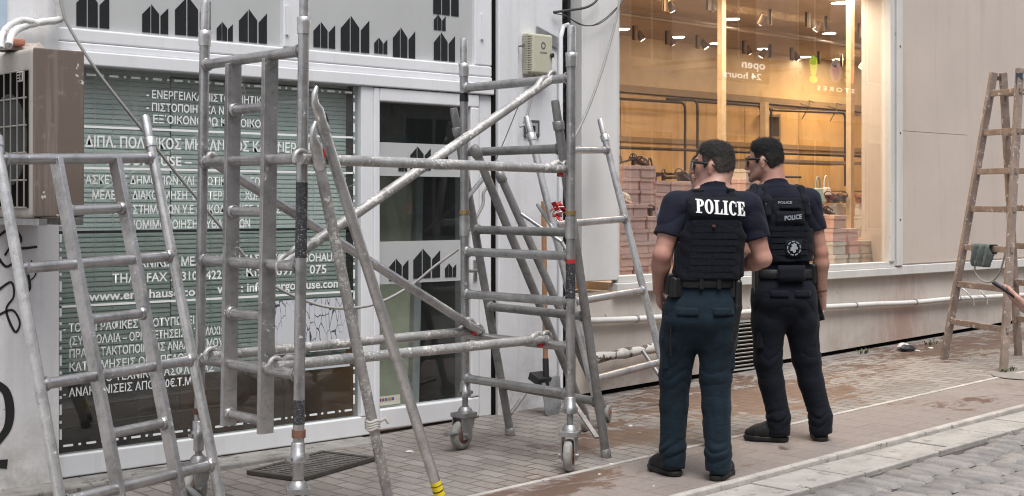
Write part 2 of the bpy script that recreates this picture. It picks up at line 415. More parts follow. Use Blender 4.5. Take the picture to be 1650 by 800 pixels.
rnd = random.Random(3)
def sloped_block(m, x0, x1, y0, y1, lo, hi, j=0.0):
    a = rnd.uniform(-j, j); b_ = rnd.uniform(-j, j)
    m.add([(x0, y0, zg(x0)+lo), (x1, y0, zg(x1)+lo), (x1, y1, zg(x1)+lo), (x0, y1, zg(x0)+lo),
           (x0, y0, zg(x0)+hi+a), (x1, y0, zg(x1)+hi+b_), (x1, y1, zg(x1)+hi+b_), (x0, y1, zg(x0)+hi+a)],
          [(0,3,2,1),(4,5,6,7),(0,1,5,4),(1,2,6,5),(2,3,7,6),(3,0,4,7)])
m = MB(); x = -20.0
while x < 40:
    w = rnd.uniform(0.9, 1.05); sloped_block(m, x, x+w-.006, 4.400+rnd.uniform(-.004, .004), 4.449, -.09, .006, .002); x += w
tag(m.build('kerb', M['curb'], bevel=.008), 'pale kerb line between the slabs and the gutter', 'kerb', None, 'structure')
m = MB(); x = -20.0
while x < 40:
    w = rnd.uniform(0.47, 0.56); sloped_block(m, x, x+w-.012, 4.14, 4.397, -.09, -.022, .004); x += w
m2 = MB(); x = -20.0
while x < 40:
    w = rnd.uniform(0.5, 0.8); sloped_block(m2, x, x+w-.01, 4.095, 4.137, -.09, -.019, .003); x += w
for i in range(len(m2.f)): pass
n0 = len(m.v); m.v += m2.v; m.f += [tuple(i+n0 for i in f) for f in m2.f]; m.sm += m2.sm
tag(m.build('gutter', M['gutter'], bevel=.006), 'flat concrete gutter slabs beside the cobbles', 'gutter', None, 'structure')

# cobbled road: every sett modelled, one mesh
cm_, nt_, bs_ = new_mat('grey_setts'); t_ = NT(nt_); p_ = t_.pos()
vo = nt_.nodes.new('ShaderNodeTexVoronoi'); vo.inputs['Scale'].default_value = 6.0; nt_.links.new(p_, vo.inputs['Vector'])
sepc = nt_.nodes.new('ShaderNodeSeparateColor'); nt_.links.new(vo.outputs['Color'], sepc.inputs[0])
c_ = t_.ramp(sepc.outputs[0], [(0.0, (0.195, 0.185, 0.18)), (0.6, (0.25, 0.238, 0.228)), (1.0, (0.31, 0.285, 0.265))])
c_ = t_.mix(t_.ramp(t_.noise(p_, 2.2, 5, 0.7), [(0.5, 0.0), (0.75, 0.6)]), c_, (0.37, 0.315, 0.28))
c_ = t_.mix(t_.ramp(t_.noise(p_, 60, 4, 0.7), [(0.4, 0.35), (0.6, 0.0)]), c_, (0.13, 0.13, 0.13))
nt_.links.new(c_, bs_.inputs['Base Color']); bs_.inputs['Roughness'].default_value = 0.72
t_.bump(t_.noise(p_, 45, 4, 0.7), 0.4, 0.006, bs_)
m = MB(); rnd = random.Random(8)
x = 2.0
while x < 17:
    w = rnd.uniform(0.105, 0.14); y = 4.09-rnd.uniform(0, .06)
    while y > 1.2:
        L = rnd.uniform(0.18, 0.30)
        cx, cy = x+w/2, y-L/2; hx, hy = w/2-.003, L/2-.004; top = -.026+rnd.uniform(-.008, .007)
        ta, tb = rnd.uniform(-.05, .05), rnd.uniform(-.04, .04)
        g = (-1, -.82, 0, .82, 1); V = []; F = []
        for j, gy in enumerate(g):
            for i, gx in enumerate(g):
                e = max(abs(gx), abs(gy)); drop = 0 if e < .5 else (.003 if e < .9 else .024)
                s_ = 1-.1*(abs(gx) > .9)*(abs(gy) > .9)
                jx, jy = (rnd.uniform(-.004, .004), rnd.uniform(-.005, .005)) if e > .9 else (0, 0)
                X_, Y_ = cx+gx*hx*s_+jx, cy+gy*hy*s_+jy
                V.append((X_, Y_, zg(X_)+top-drop+gx*hx*ta+gy*hy*tb))
        for j in range(4):
            for i in range(4): F.append((j*5+i, j*5+i+1, j*5+i+6, j*5+i+5))
        m.add(V, F, True)
        y -= L
    x += w
tag(m.build('cobbled_road', cm_), 'grey cobbled roadway beside the gutter', 'road', None, 'structure')
sheet('road_bed', -20, 60, -8, 4.1, -0.048, pmat('dirt_between_setts', (0.07, 0.063, 0.055), 0.95, 0, 0.3, 20), 'dirt bed between the cobbles', 'road')

# ------------------------------------------------------------------ left building: engineer's office front
G1 = 6.90                                   # plane of the office window
office = thing('office_building', "white fronted office building with lettered window and glazed door behind the scaffold", 'building', (4.6, 7.0, 0))
m = MB()
m.box((-6, 6.84, -.2), (3.11, 7.3, 4.6))            # wall left of the window
m.box((3.11, 6.93, 3.25), (6.20, 7.3, 4.6))
m.build('wall', M['plaster'], office)
m = MB(); m.box((6.215, 6.84, -.1), (6.40, 7.3, 4.6)); m.box((6.40, 6.86, -.1), (6.845, 7.3, 4.6))
m.box((6.845, 7.03, -.1), (7.02, 7.3, 4.6))
m.build('pillar', M['pillar'], office, bevel=.008)
m = MB(); m.box((6.186, 6.87, -.05), (6.212, 7.05, 4.6)); m.build('joint', M['dark'], office)
m = MB()
for (a, b_) in (((6.86, 6.98, .1), (6.90, 7.03, 4.5)), ((6.985, 6.95, .4), (7.015, 7.03, 4.5))): m.box(a, b_)
rr = random.Random(4)
zq = .9
while zq < 4.4:
    m.bar((6.90, 6.975, zq), (6.985, 6.975, zq+rr.uniform(-.05, .06)), .02, .012, (0, 1, 0)); zq += rr.uniform(.06, .12)
m.build('ladder_bracket', M['black'], office)
m = MB(); m.tube([(6.80, 6.835, .12), (6.80, 6.835, 1.5), (6.80, 6.835, 2.62), (6.83, 6.84, 2.70), (6.9, 6.86, 2.72)], .017, 10)
m.build('conduit', M['pvc'], office)
m = MB(); m.prism([(6.58+.0, 2.60), (6.78, 2.54), (6.78, 2.62), (6.58, 2.68)], (0, 6.855, 0), (1, 0, 0), (0, 0, 1), (0, -.012, 0))
m.build('fixing_plate', M['galv'], office)
# stone step under the window
m = MB()
m.box((1.5, 6.66, -.25), (5.10, 6.92, -0.005)); m.build('step', M['step'], office, bevel=.012)

F = -0.0
def frame_box(m, x0, x1, z0, z1, y0=6.875, y1=6.96): m.box((x0, y0, z0), (x1, y1, z1))
# the big window (frame, panes, letters)
win = MB()
frame_box(win, 3.112, 5.235, .0, .118, 6.872)                 # bottom rail
frame_box(win, 3.112, 6.186, 2.18, 2.255, 6.850, 6.97)        # rounded transom (lower)
frame_box(win, 3.112, 6.186, 2.257, 2.30, 6.872)
frame_box(win, 3.112, 3.128, .118, 2.18)
frame_box(win, 5.085, 5.18, .118, 2.18, 6.868)
window = win.build('window', M['pvc'], office, bevel=.012, seg=3)
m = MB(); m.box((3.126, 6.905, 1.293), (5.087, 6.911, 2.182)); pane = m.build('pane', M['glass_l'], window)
m = MB(); m.box((3.126, 6.905, .116), (5.087, 6.911, 1.291)); m.build('pane', M['glass_low'], window)
m = MB(); m.box((3.13, 6.897, 1.285), (5.083, 6.903, 1.30)); m.build('seam', M['black'], window)
UX, UZ = (1, 0, 0), (0, 0, 1)
TY = 6.8985
def wtext(s, x0, y0, x1, y1, cap, bold=.014):
    a = at(x0, y0, Y=TY); b_ = at(x1, y1, Y=TY)
    h = cap/2200*(FX*a.x+FY*a.y)*1.0
    lettering(s, M['white_vinyl'], 'lettering', window, (a.x, TY, (a.z+b_.z)/2), UX, UZ, (b_-a).x, h, bold, 0)
wtext("- ΕΝΕΡΓΕΙΑΚΑ ΠΙΣΤΟΠΟΙΗΤΙΚΑ", 236, 159, 430, 168, 13)
wtext("- ΠΙΣΤΟΠΟΙΗΤΙΚΑ ΝΕΡΟΥ", 236, 179, 395, 186, 13)
wtext("- ΕΞ΄ΟΙΚΟΝΟΜΩ ΚΑΤ΄ΟΙΚΟΝ", 237, 198, 430, 206, 13)
wtext("ΔΙΠΛ. ΠΟΛΙΤΙΚΟΣ ΜΗΧΑΝΙΚΟΣ ΚΑΙ ΕΝΕΡΓΕΙΑΣ", 137, 235, 520, 249, 18, .018)
wtext("ERGOHAUSE – ", 172, 265, 309, 268, 16, .018)
wtext("ΚΑΤΑΣΚΕΥΕΣ ΔΗΜΟΣΙΩΝ ΚΑΙ ΙΔΙΩΤΙΚΩΝ ΕΡΓΩΝ", 108, 296, 428, 299, 14)
wtext("ΜΕΛΕΤΗ  ΔΙΑΚΟΣΜΗΣΗ  ΕΣΩΤΕΡΙΚΩΝ  ΧΩΡΩΝ", 149, 321, 436, 322, 14)
wtext("ΚΑΤΑΣΤΗΜΑΤΩΝ Υ.Ε - ΟΙΚΟΔΟΜΙΚΕΣ ΑΔΕΙΕΣ", 178, 345, 452, 343, 14)
wtext("ΝΟΜΙΜΟΠΟΙΗΣΗ ΑΥΘΑΙΡΕΤΩΝ", 209, 369, 403, 367, 14)
wtext("ΤΕΧΝΙΚΩΝ ΜΕΛΕΤΩΝ ΚΑΤΑΣΚΕΥΩΝ ERGOHAUSE", 205, 432, 548, 420, 15)
wtext("ΤΗΛ - FAX : 2310 . 422", 181, 457, 357, 449, 15)
wtext("ΚΙΝ : 6971 . 075", 397, 446, 526, 440, 15)
wtext("www.ergohause.com", 143, 485, 330, 476, 15, .017)
wtext("web : info@ergohause.com", 350, 473, 549, 463, 15, .017)
wtext("- ΤΟΠΟΓΡΑΦΙΚΕΣ ΑΠΟΤΥΠΩΣΕΙΣ", 102, 537, 322, 521, 14)
wtext("(ΣΥΜΒΟΛΑΙΑ – ΟΡΙΟΘΕΤΗΣΕΙΣ – ΤΕΜΑΧΙΩΝ", 112, 556, 372, 538, 14)
wtext("ΠΡΑΞΗ ΤΑΚΤΟΠΟΙΗΣΗΣ ΑΝΑΛΟΓΙΣΜΟΥ", 112, 578, 360, 557, 14)
wtext("ΚΑΤΑΤΜΗΣΕΙΣ ΟΙΚΟΠΕΔΩΝ", 112, 598, 306, 583, 14)
wtext("ΑΠΟ ΤΕΧΝΙΚΟΥ ΑΣΦΑΛΕΙΑΣ", 148, 616, 345, 599, 14)
wtext("- ΑΝΑΚΑΙΝΙΣΕΙΣ ΑΠΟ 200€.Τ.Μ", 102, 639, 308, 622, 14)
m = MB()
for zz in (at(350, 213, Y=TY).z, at(350, 275, Y=TY).z, at(320, 483, Y=TY).z):
    m.box((3.14, TY-.001, zz-.006), (5.05, TY+.0005, zz+.006))
m.build('ruled_line', M['white_vinyl'], window)
m = MB(); xx = 3.16
k = 0
while xx < 5.02:
    w = .055 if k % 2 == 0 else .015
    for zz in (2.135, .165): m.box((xx, TY-.001, zz-.006), (xx+w, TY+.0005, zz+.006))
    xx += w+.03; k += 1
zz = .2; k = 0
while zz < 2.12:
    w = .055 if k % 2 == 0 else .015
    m.box((5.045, TY-.001, zz), (5.057, TY+.0005, zz+w)); m.box((3.14, TY-.001, zz), (3.152, TY+.0005, zz+w)); zz += w+.03; k += 1
m.build('dashed_border', M['white_vinyl'], window)
# cracked poster on the glass
pm, pnt, pb = new_mat('cracked_poster'); pt = NT(pnt)
pv = pt.pos((1.6, 1, 0.55)); vo = pnt.nodes.new('ShaderNodeTexVoronoi'); vo.feature = 'DISTANCE_TO_EDGE'; vo.inputs['Scale'].default_value = 17; 
dn = pnt.nodes.new('ShaderNodeTexNoise'); dn.inputs['Scale'].default_value = 12; pnt.links.new(pv, dn.inputs['Vector'])
av = pnt.nodes.new('ShaderNodeVectorMath'); av.operation = 'MULTIPLY_ADD'; av.inputs[1].default_value = (.06, .06, .06); pnt.links.new(dn.outputs['Color'], av.inputs[0]); pnt.links.new(pv, av.inputs[2])
pnt.links.new(av.outputs[0], vo.inputs['Vector'])
cr = pt.math('ADD', vo.outputs['Distance'], pt.math('MULTIPLY', pt.math('SUBTRACT', pt.noise(pt.pos((1, 1, .4)), 3.2, 3), .46), .32))
pnt.links.new(pt.ramp(cr, [(0.0, (0.05, 0.055, 0.07)), (0.028, (0.05, 0.055, 0.07)), (0.040, (0.58, 0.60, 0.64)), (1.0, (0.62, 0.64, 0.68))]), pb.inputs['Base Color']); pb.inputs['Roughness'].default_value = .5
p0, p1 = at(441, 487, Y=6.893), at(563, 572, Y=6.893)
m = MB(); m.box((p0.x, 6.890, at(563, 562, Y=6.893).z), (p1.x, 6.894, p0.z+.005)); m.build('poster', pm, window)
m = MB(); m.box((p0.x+.02, 6.889, p1.z-.07), (p1.x, 6.893, p1.z-.012)); ps = m.build('poster_strip', pmat('pale_blue_paper', (0.52, 0.58, 0.62), .6), window)
lettering("ΓΙΑ ΤΗΝ ΚΑΤΟΙΚΙΑ ΜΕ ΑΠΟΔΟΣΗ", M['black'], 'lettering', window, (p0.x+.06, 6.8875, p1.z-.05), UX, UZ, .38, .018, .01, 0)

# upper lights with grey film and dark cut-outs
LOGO = [[(0, 0), (.31, 0), (.31, .94), (0, .62)], [(.345, 0), (.645, 0), (.645, .68), (.345, 1.0)], [(.70, 0), (1, 0), (1, .92), (.70, .62)]]
def icon(m, x, z, w, h, y):
    for poly in LOGO: m.prism([(x+a*w, z+b_*h) for a, b_ in poly], (0, y, 0), UX, UZ, (0, -.0015, 0))
def icon_px(m, x0, x1, y0, y1, Y):
    a, b_ = at(x0, y1, Y=Y), at(x1, y0, Y=Y); o = MB(); icon(o, a.x, a.z, b_.x-a.x, b_.z-a.z, Y); o.build('logo', M['logo'], m)
up = MB()
frame_box(up, 3.112, 6.186, 2.302, 2.375, 6.875); frame_box(up, 3.112, 6.186, 3.18, 3.25)
frame_box(up, 3.112, 3.135, 2.375, 3.18); frame_box(up, 4.515, 4.645, 2.375, 3.18, 6.868); frame_box(up, 6.03, 6.186, 2.375, 3.18)
upper = up.build('fanlight_window', M['pvc'], office, bevel=.01, seg=3)
m = MB(); m.box((3.134, 6.905, 2.373), (4.517, 6.911, 3.182)); m.box((4.643, 6.905, 2.373), (6.032, 6.911, 3.182)); m.build('frosted_pane', M['film'], upper)
for q in ((123, 176, -12, 42), (229, 271, 10, 52), (282, 339, -2, 56), (349, 375, 37, 65), (385, 430, 18, 67),
          (505, 540, 38, 76), (549, 595, 29, 82), (603, 624, 62, 86), (633, 669, 47, 92), (698, 739, -15, 22), (699, 718, 25, 48), (699, 733, 55, 97)):
    icon_px(upper, *q, 6.903)
m = MB()
m.box((4.525, 6.855, 2.45), (4.545, 6.868, 2.62)); m.box((6.08, 6.862, 2.55), (6.10, 6.875, 2.72)); m.build('hinge', M['pvc'], upper)

# glazed door
dm = MB()
frame_box(dm, 5.18, 5.228, .0, 2.175, 6.862); frame_box(dm, 5.985, 6.06, .155, 2.09, 6.862); frame_box(dm, 5.228, 6.06, 2.09, 2.175, 6.862); frame_box(dm, 5.228, 6.06, .02, .150, 6.862)
frame_box(dm, 6.075, 6.186, .01, 2.178, 6.88)
door = dm.build('door', M['pvc'], office, bevel=.010, seg=3)
m = MB(); m.box((5.226, 6.905, .148), (5.987, 6.911, 2.092)); m.build('pane', M['glass_door'], door)
z1, z2, z3, z4 = 1.835, 1.622, 1.205, 0.935
for za, zb_ in ((z2, z1), (z4, z3)): MB().box((5.23, 6.899, za), (5.983, 6.9035, zb_)).build('film', M['film'], door)
for q in ((642, 656, 255, 276), (661, 694, 237, 274), (699, 722, 244, 272), (627, 658, 416, 453), (666, 709, 400, 449), (717, 735, 424, 447)): icon_px(door, *q, 6.897)
a, b_ = at(608, 655, Y=6.897), at(645, 636, Y=6.897)
m = MB(); m.box((a.x, 6.898, a.z), (b_.x, 6.902, b_.z)); st = m.build('payment_sticker', pmat('cream_sticker', (.62, .60, .52), .5), door)
for i, c in enumerate(((.05, .08, .35), (.5, .08, .05), (.05, .2, .4), (.45, .3, .05), (.1, .1, .4))):
    m = MB(); xx = a.x+.008+i*.026; m.box((xx, 6.8965, b_.z-.03), (xx+.021, 6.8975, b_.z-.012)); m.build('card_mark', pmat('card_colour', c, .5), door)
m = MB(); m.tube([(6.02, 6.862, 1.0), (6.02, 6.81, 1.0), (5.93, 6.81, 1.0)], .011, 10); m.box((6.005, 6.856, .93), (6.035, 6.863, 1.07)); m.build('handle', M['galv'], door)

# graffiti strokes on the wall left of the window
def stroke(m, pts, w):
    P = [at(px, py, Y=6.837) for px, py in pts]
    Q = []
    for i in range(len(P)-1):
        for k in range(5): 
            t_ = k/5; p0_, p1_, p2_, p3_ = P[max(i-1, 0)], P[i], P[i+1], P[min(i+2, len(P)-1)]
            Q.append(0.5*((2*p1_)+(p2_-p0_)*t_+(2*p0_-5*p1_+4*p2_-p3_)*t_**2+(3*p1_-p0_-3*p2_+p3_)*t_**3))
    Q.append(P[-1])
    V = []; 
    for i, p in enumerate(Q):
        d = (Q[min(i+1, len(Q)-1)]-Q[max(i-1, 0)]).normalized(); nn = Vector((-d.z, 0, d.x)); ww = w*(.96+.10*math.sin(i*.37+w*90))
        V += [p+nn*ww/2, p-nn*ww/2]
    m.add(V, [(2*i, 2*i+2, 2*i+3, 2*i+1) for i in range(len(Q)-1)])
GRAF = pmat('black_spray_paint', (.015, .015, .016), .6)
for pts, w in (([(-8, 385), (10, 372), (22, 368), (34, 385), (30, 400), (60, 398)], .014), ([(20, 360), (26, 380), (14, 402), (8, 412)], .012),
               ([(-6, 410), (10, 430), (30, 420), (44, 440), (48, 466), (36, 470)], .013), ([(-5, 470), (18, 455), (22, 478), (10, 500), (24, 535), (32, 520), (20, 500), (-2, 508)], .012),
               ([(50, 420), (58, 440), (50, 452)], .008), ([(-4, 620), (10, 632), (16, 660), (12, 690), (-6, 715)], .045), ([(-6, 748), (12, 748)], .05)):
    m = MB(); stroke(m, pts, w); m.build('graffiti_stroke', GRAF, office)

# dark office interior behind the glass
M['room'] = pmat('dim_room_wall', (0.40, 0.41, 0.41), 0.9)
m = MB()
m.box((2.4, 10.0, -.1), (6.6, 10.1, 3.3)); m.box((2.3, 7.3, -.1), (2.4, 10.1, 3.3)); m.box((6.6, 7.3, -.1), (6.7, 10.1, 3.3))
m.build('room_wall', M['room'], office)
m = MB(); m.box((2.3, 7.0, 3.26), (6.7, 10.1, 3.32)); m.build('room_ceiling', M['room'], office)
m = MB(); m.box((2.3, 6.97, -.12), (6.7, 10.1, -.04)); m.build('room_floor', pmat('brown_floor', (.18, .11, .07), .6), office)

def slats(name, x0, x1, z0, z1, y, label):
    r_ = thing(name, label, 'blind', ((x0+x1)/2, y, z0))
    m = MB(); z = z0
    while z < z1:
        m.add([(x0, y-.0030, z-.0126), (x1, y-.0030, z-.0126), (x1, y-.0016, z), (x0, y-.0016, z), (x1, y+.0020, z+.0124), (x0, y+.0020, z+.0124)], [(0, 1, 2, 3), (3, 2, 4, 5)]); z += .027
    m.build('slat_curtain', pmat('grey_green_slats', (0.66, 0.735, 0.705), .45, 0, .04), r_)
    m = MB(); m.box((x0, y-.02, z1), (x1, y+.02, z1+.03)); m.build('head_rail', M['pvc'], r_)
    m = MB(); m.box((x0, y-.014, z0-.035), (x1, y+.014, z0-.012)); m.build('bottom_rail', M['pvc'], r_)
    m = MB()
    for xx in (x0+.25, (x0+x1)/2, x1-.25): m.tube([(xx, y-.013, z0), (xx, y-.013, z1)], .0022, 6)
    m.build('cord', M['pvc'], r_)
slats('venetian_blind', 3.14, 3.85, .52, 2.17, 7.02, 'grey green venetian blind behind the lettering, left part by the window edge')
slats('venetian_blind', 3.86, 5.08, .50, 2.17, 7.025, 'grey green venetian blind behind the lettering, wide part next to the door')

# things inside the office
c_orange = pmat('brown_cardboard', (.38, .22, .11), .8); c_teal = pmat('teal_panel', (.07, .30, .34), .6); c_olive = pmat('pale_olive_board', (.62, .62, .46), .6)
def simple_box(name, label, cat, a, b_, mat, bev=.006):
    o = MB().box(a, b_).build(name, mat, None, bev, loc=((a[0]+b_[0])/2, (a[1]+b_[1])/2, min(a[2], b_[2]))); return tag(o, label, cat)
t_ = thing('low_cupboard', 'orange brown low cupboard standing inside the office window behind the dashed border', 'cupboard', (4.7, 7.6, -.04))
MB().box((4.10, 7.4, -.04), (5.6, 7.9, .50)).build('body', c_orange, t_, .006)
MB().box((4.12, 7.385, .0), (4.84, 7.398, .46)).box((4.86, 7.385, .0), (5.58, 7.398, .46)).build('door', pmat('orange_brown_door', (.42, .20, .08), .6), t_, .004)
for i, (xa, lab, mt) in enumerate(((5.50, 'pale olive board leaning inside the office door', c_olive), (5.80, 'narrow grey board leaning inside the door, right of the olive one', pmat('grey_board', (.50, .53, .53), .6)))):
    w = .34 if i == 0 else .10
    o = MB(); 
    o.add([(xa-.05, 7.25, -.03), (xa-.05+w, 7.25, -.03), (xa-.05+w, 7.29, -.03), (xa-.05, 7.29, -.03), (xa+.28, 7.6, 1.75), (xa+.28+w, 7.6, 1.75), (xa+.28+w, 7.64, 1.75), (xa+.28, 7.64, 1.75)],
          [(0,3,2,1),(4,5,6,7),(0,1,5,4),(1,2,6,5),(2,3,7,6),(3,0,4,7)])
    tag(o.build('board', mt, None, loc=(xa, 7.25, -.03)), lab, 'board')
t_ = thing('shelving', 'dark metal shelving with files seen through the office door', 'shelves', (5.55, 8.6, -.04))
m = MB()
for xx in (5.25, 6.05, 6.55): m.box((xx-.02, 8.4, -.04), (xx+.02, 8.44, 2.3)); m.box((xx-.02, 8.8, -.04), (xx+.02, 8.84, 2.3))
m.build('post', pmat('grey_shelf_post', (.25, .25, .25), .5), t_)
m = MB()
for zz in (.3, .75, 1.2, 1.65, 2.1): m.box((5.23, 8.4, zz), (6.57, 8.84, zz+.025))
m.build('shelf', pmat('grey_shelf', (.3, .3, .29), .5), t_)
rr = random.Random(2)
for zz in (.325, .775, 1.225, 1.675):
    xx = 5.28; m = MB(); i = 0
    while xx < 6.5:
        w = rr.uniform(.04, .09); m.box((xx, 8.5, zz), (xx+w-.004, 8.78, zz+rr.uniform(.22, .33))); xx += w+(.12 if rr.random() < .15 else 0)
    m.build('files', pmat('file_backs', (rr.uniform(.2, .5), rr.uniform(.2, .4), rr.uniform(.15, .35)), .7, 0, .5, 14), t_)
simple_box('panel', 'teal panel standing at the back behind the office door', 'panel', (6.0, 8.0, -.04), (6.45, 8.05, 1.95), c_teal)
t_ = thing('coiled_hose', 'dark coiled hoses lying inside the office door', 'hose', (5.6, 7.9, .9))
m = MB()
for k in range(4):
    P = [(5.62+.16*math.cos(a_/12*2*math.pi), 7.95+.03*k, 1.05+.18*math.sin(a_/12*2*math.pi)+.02*k) for a_ in range(13)]; m.tube(P, .014, 8)
m.build('coil', M['black'], t_)
m = MB(); m.box((5.35, 7.75, -.04), (6.0, 8.15, .85)); m.build('support', pmat('dark_bench', (.10, .10, .10), .6), t_)
# ------------------------------------------------------------------ right building: shoe shop
shop = thing('shop_building', 'beige shop building with a large lit display window', 'building', (9.5, 7.0, 0))
SY = 6.85
m = MB()
m.box((11.235, SY, .80), (24, 7.25, 4.8))                          # wall right of the window
m.box((7.40, SY+.02, 3.85), (11.235, 7.25, 4.8))
m.build('wall', M['beige'], shop, bevel=.004)
m = MB()
m.box((11.25, SY-.012, 2.127), (12.462, SY-.0005, 4.8)); m.box((12.464, SY-.0115, .89), (24, SY-.0005, 4.8)); m.box((11.25, SY-.0115, .89), (12.462, SY-.0005, 2.123))
m.build('cladding_panel', M['beige'], shop, bevel=.001)
m = MB()

for i in range(17):
    xa, xb = 7.0+i, 8.0+i
    m.add([(xa, SY+.03, zg(xa)+.038), (xb, SY+.03, zg(xb)+.038), (xb, 7.25, zg(xb)+.038), (xa, 7.25, zg(xa)+.038), (xa, SY+.03, .80), (xb, SY+.03, .80), (xb, 7.25, .80), (xa, 7.25, .80)], [(0,3,2,1),(4,5,6,7),(0,1,5,4),(2,3,7,6)]+([(3,0,4,7)] if i == 0 else []))
m.build('plinth_wall', M['plinth_wall'], shop)
m = MB(); m.box((7.0, SY+.06, -.1), (24, 7.2, .62)); m.build('base_gap', M['dark'], shop)
m = MB(); m.box((7.022, SY-.01, .885), (7.398, 7.2, 4.8)); m.build('white_cover_board', M['cover'], shop, bevel=.006)
m = MB(); m.box((11.24, SY-.035, .79), (24, SY+.02, .875)); m.build('ledge', M['old_frame'], shop, bevel=.006)
wf = MB()
wf.box((7.37, SY-.035, .79), (11.238, SY+.06, .86)); wf.box((7.40, SY-.015, .86), (11.238, SY+.06, .915))
wf.box((11.05, SY-.03, .915), (11.12, SY+.06, 3.85)); wf.box((11.135, SY-.045, .875), (11.232, SY+.06, 3.85)); wf.box((7.40, SY-.0, .915), (7.43, SY+.06, 3.85)); wf.box((7.40, SY-.02, 3.80), (11.05, SY+.06, 3.85))
shopwin = wf.build('shop_window', M['old_frame'], shop, bevel=.006)
m = MB(); m.box((7.428, SY+.02, .913), (11.052, SY+.026, 3.802)); m.build('pane', M['glass_shop'], shopwin)
m = MB()
for zz in (1.3, 2.1, 2.9): m.lathe((11.185, SY-.045, zz), (0, -1, 0), [(0, .008), (.004, .008), (.006, .003)], 8)
m.build('screw', M['dark'], shopwin)
v_ = MB(); v_.box((8.45, SY+.0, .10), (9.13, SY+.028, .50)); vent = v_.build('vent_grille', M['old_frame'], shop)
m = MB()
for i in range(11):
    zz = .125+i*.033; m.obox((8.79, SY-.004, zz+.01), (.32, 0, 0), (0, .010, -.008), (0, .0015, .002))
m.build('louvre', pmat('grey_louvre', (.40, .38, .35), .6), vent)
m = MB(); m.box((8.47, SY-.001, .115), (9.11, SY+.003, .485)); m.build('opening', M['dark'], vent)

# pipe clipped along the low wall
pipe = thing('wall_pipe', 'thin white plastic pipe clipped along the low beige wall', 'pipe', (10, 6.84, .55))
P = []
for i in range(61):
    x = 6.95+i*(16-6.95)/60; z = .60-.016*(x-7) + .005*math.sin(x*2.1) + .003*math.sin(x*4.7+1); P.append((x, SY-.012, z))
MB().tube(P, .024, 10).build('tube', M['old_frame'], pipe)
for x in (7.6, 8.6, 9.6, 10.5, 11.5, 12.3, 13.2, 14.2):
    z = .60-.016*(x-7) + .005*math.sin(x*2.1) + .003*math.sin(x*4.7+1)
    MB().tube([(x-.01, SY-.012, z), (x+.01, SY-.012, z)], .029, 10).build('clip', M['galv'], pipe)
t_ = thing('cable_tail', 'short white cable tails hanging over the pipe behind the wooden ladder', 'cable', (12.6, 6.82, .6))
m = MB()
for x in (12.35, 12.62):
    m.tube([(x, 6.83, .62), (x+.02, 6.79, .58), (x+.08, 6.78, .53), (x+.14, 6.79, .51), (x+.17, 6.80, .44)], .008, 7)
m.build('tail', M['pvc'], t_)
roll = MB(); P = [(7.05+.09*i, 6.78+.006*math.sin(i*2.2), .335+.004*i) for i in range(15)]
roll.tube(P, [.036+.007*math.sin(i*1.9) for i in range(15)], 12)
tag(roll.build('old_pipe', wall_mat('flaking_pipe_paint', (.55, .53, .49), (.14, .12, .10), .9, 0, ((.12, .10, .09), .56), .5), None, loc=(7.6, 6.78, .33)), 'flaking old pipe lying low along the wall behind the trestle', 'pipe')

# interior of the shop
MW = pmat('wood_panel', (.50, .35, .20), .55, 0, .10, 3)
ntw = MW.node_tree; tw = NT(ntw); bw = ntw.nodes['Principled BSDF']
gv = tw.noise(tw.pos((1.4, 1.4, .25)), 3.0, 5, .6, 1.6)
ntw.links.new(tw.ramp(gv, [(.3, (.40, .27, .15)), (.5, (.52, .37, .215)), (.7, (.56, .41, .25))]), bw.inputs['Base Color'])
MI = pmat('cream_shop_wall', (.58, .46, .32), .7); MC = pmat('shop_ceiling', (.40, .32, .25), .8)
m = MB(); m.box((5.9, 10.95, -.1), (19.0, 11.05, 3.7)); m.build('back_wall', MI, shop)
m = MB(); m.box((18.6, 7.2, -.1), (18.7, 11.0, 3.7)); m.box((7.03, 7.26, -.1), (7.06, 11.0, 3.7)); m.build('side_wall', MI, shop)
m = MB(); m.box((7.0, 7.0, 3.44), (19, 11.0, 3.52)); m.build('ceiling', MC, shop)
m = MB(); m.box((7.0, 7.28, -.12), (19, 11.0, .10)); m.build('floor', pmat('shop_floor', (.42, .34, .27), .4), shop)
m = MB(); m.box((7.435, 6.96, .10), (13.2, 7.86, .86)); m.build('display_plinth', pmat('display_board', (.50, .40, .32), .6), shop)
# panels on the back wall, with seams
m = MB(); x = 7.1
while x < 18.4:
    for (z0, z1) in ((.10, 1.02), (1.03, 1.62), (1.63, 2.18), (2.24, 2.75)): m.box((x, 10.88, z0), (x+1.17, 10.945, z1))
    x += 1.18
m.build('wall_panel', MW, shop, bevel=.003)
m = MB(); m.box((7.1, 10.84, 2.18), (18.5, 10.945, 2.24)); m.box((7.1, 10.80, 2.76), (18.5, 10.945, 2.84)); m.build('wall_rail', pmat('dark_rail', (.24, .18, .13), .6), shop)
# timber posts just inside the glass
MT = pmat('raw_timber', (.56, .41, .25), .6, 0, .12, 9)
for px, lab in ((1163, 'raw timber post inside the shop window above the two officers'), (1370, 'raw timber post inside the shop window near its right frame')):
    c = at(px, 330, Y=7.95 if px < 1200 else 7.45)
    tag(MB().box((c.x-.032, c.y-.028, .10), (c.x+.032, c.y+.028, 3.44)).build('timber_post', MT, None, .004, loc=(c.x, c.y, .1)), lab, 'post')
c = at(1232, 300, Y=10.2)
tag(MB().box((c.x-.04, c.y-.04, .10), (c.x+.04, c.y+.04, 2.7)).build('timber_post', pmat('pale_timber', (.58, .47, .33), .6), None, .004, loc=(c.x, c.y, .1)), 'slim pale timber post at the back wall of the shop', 'post')

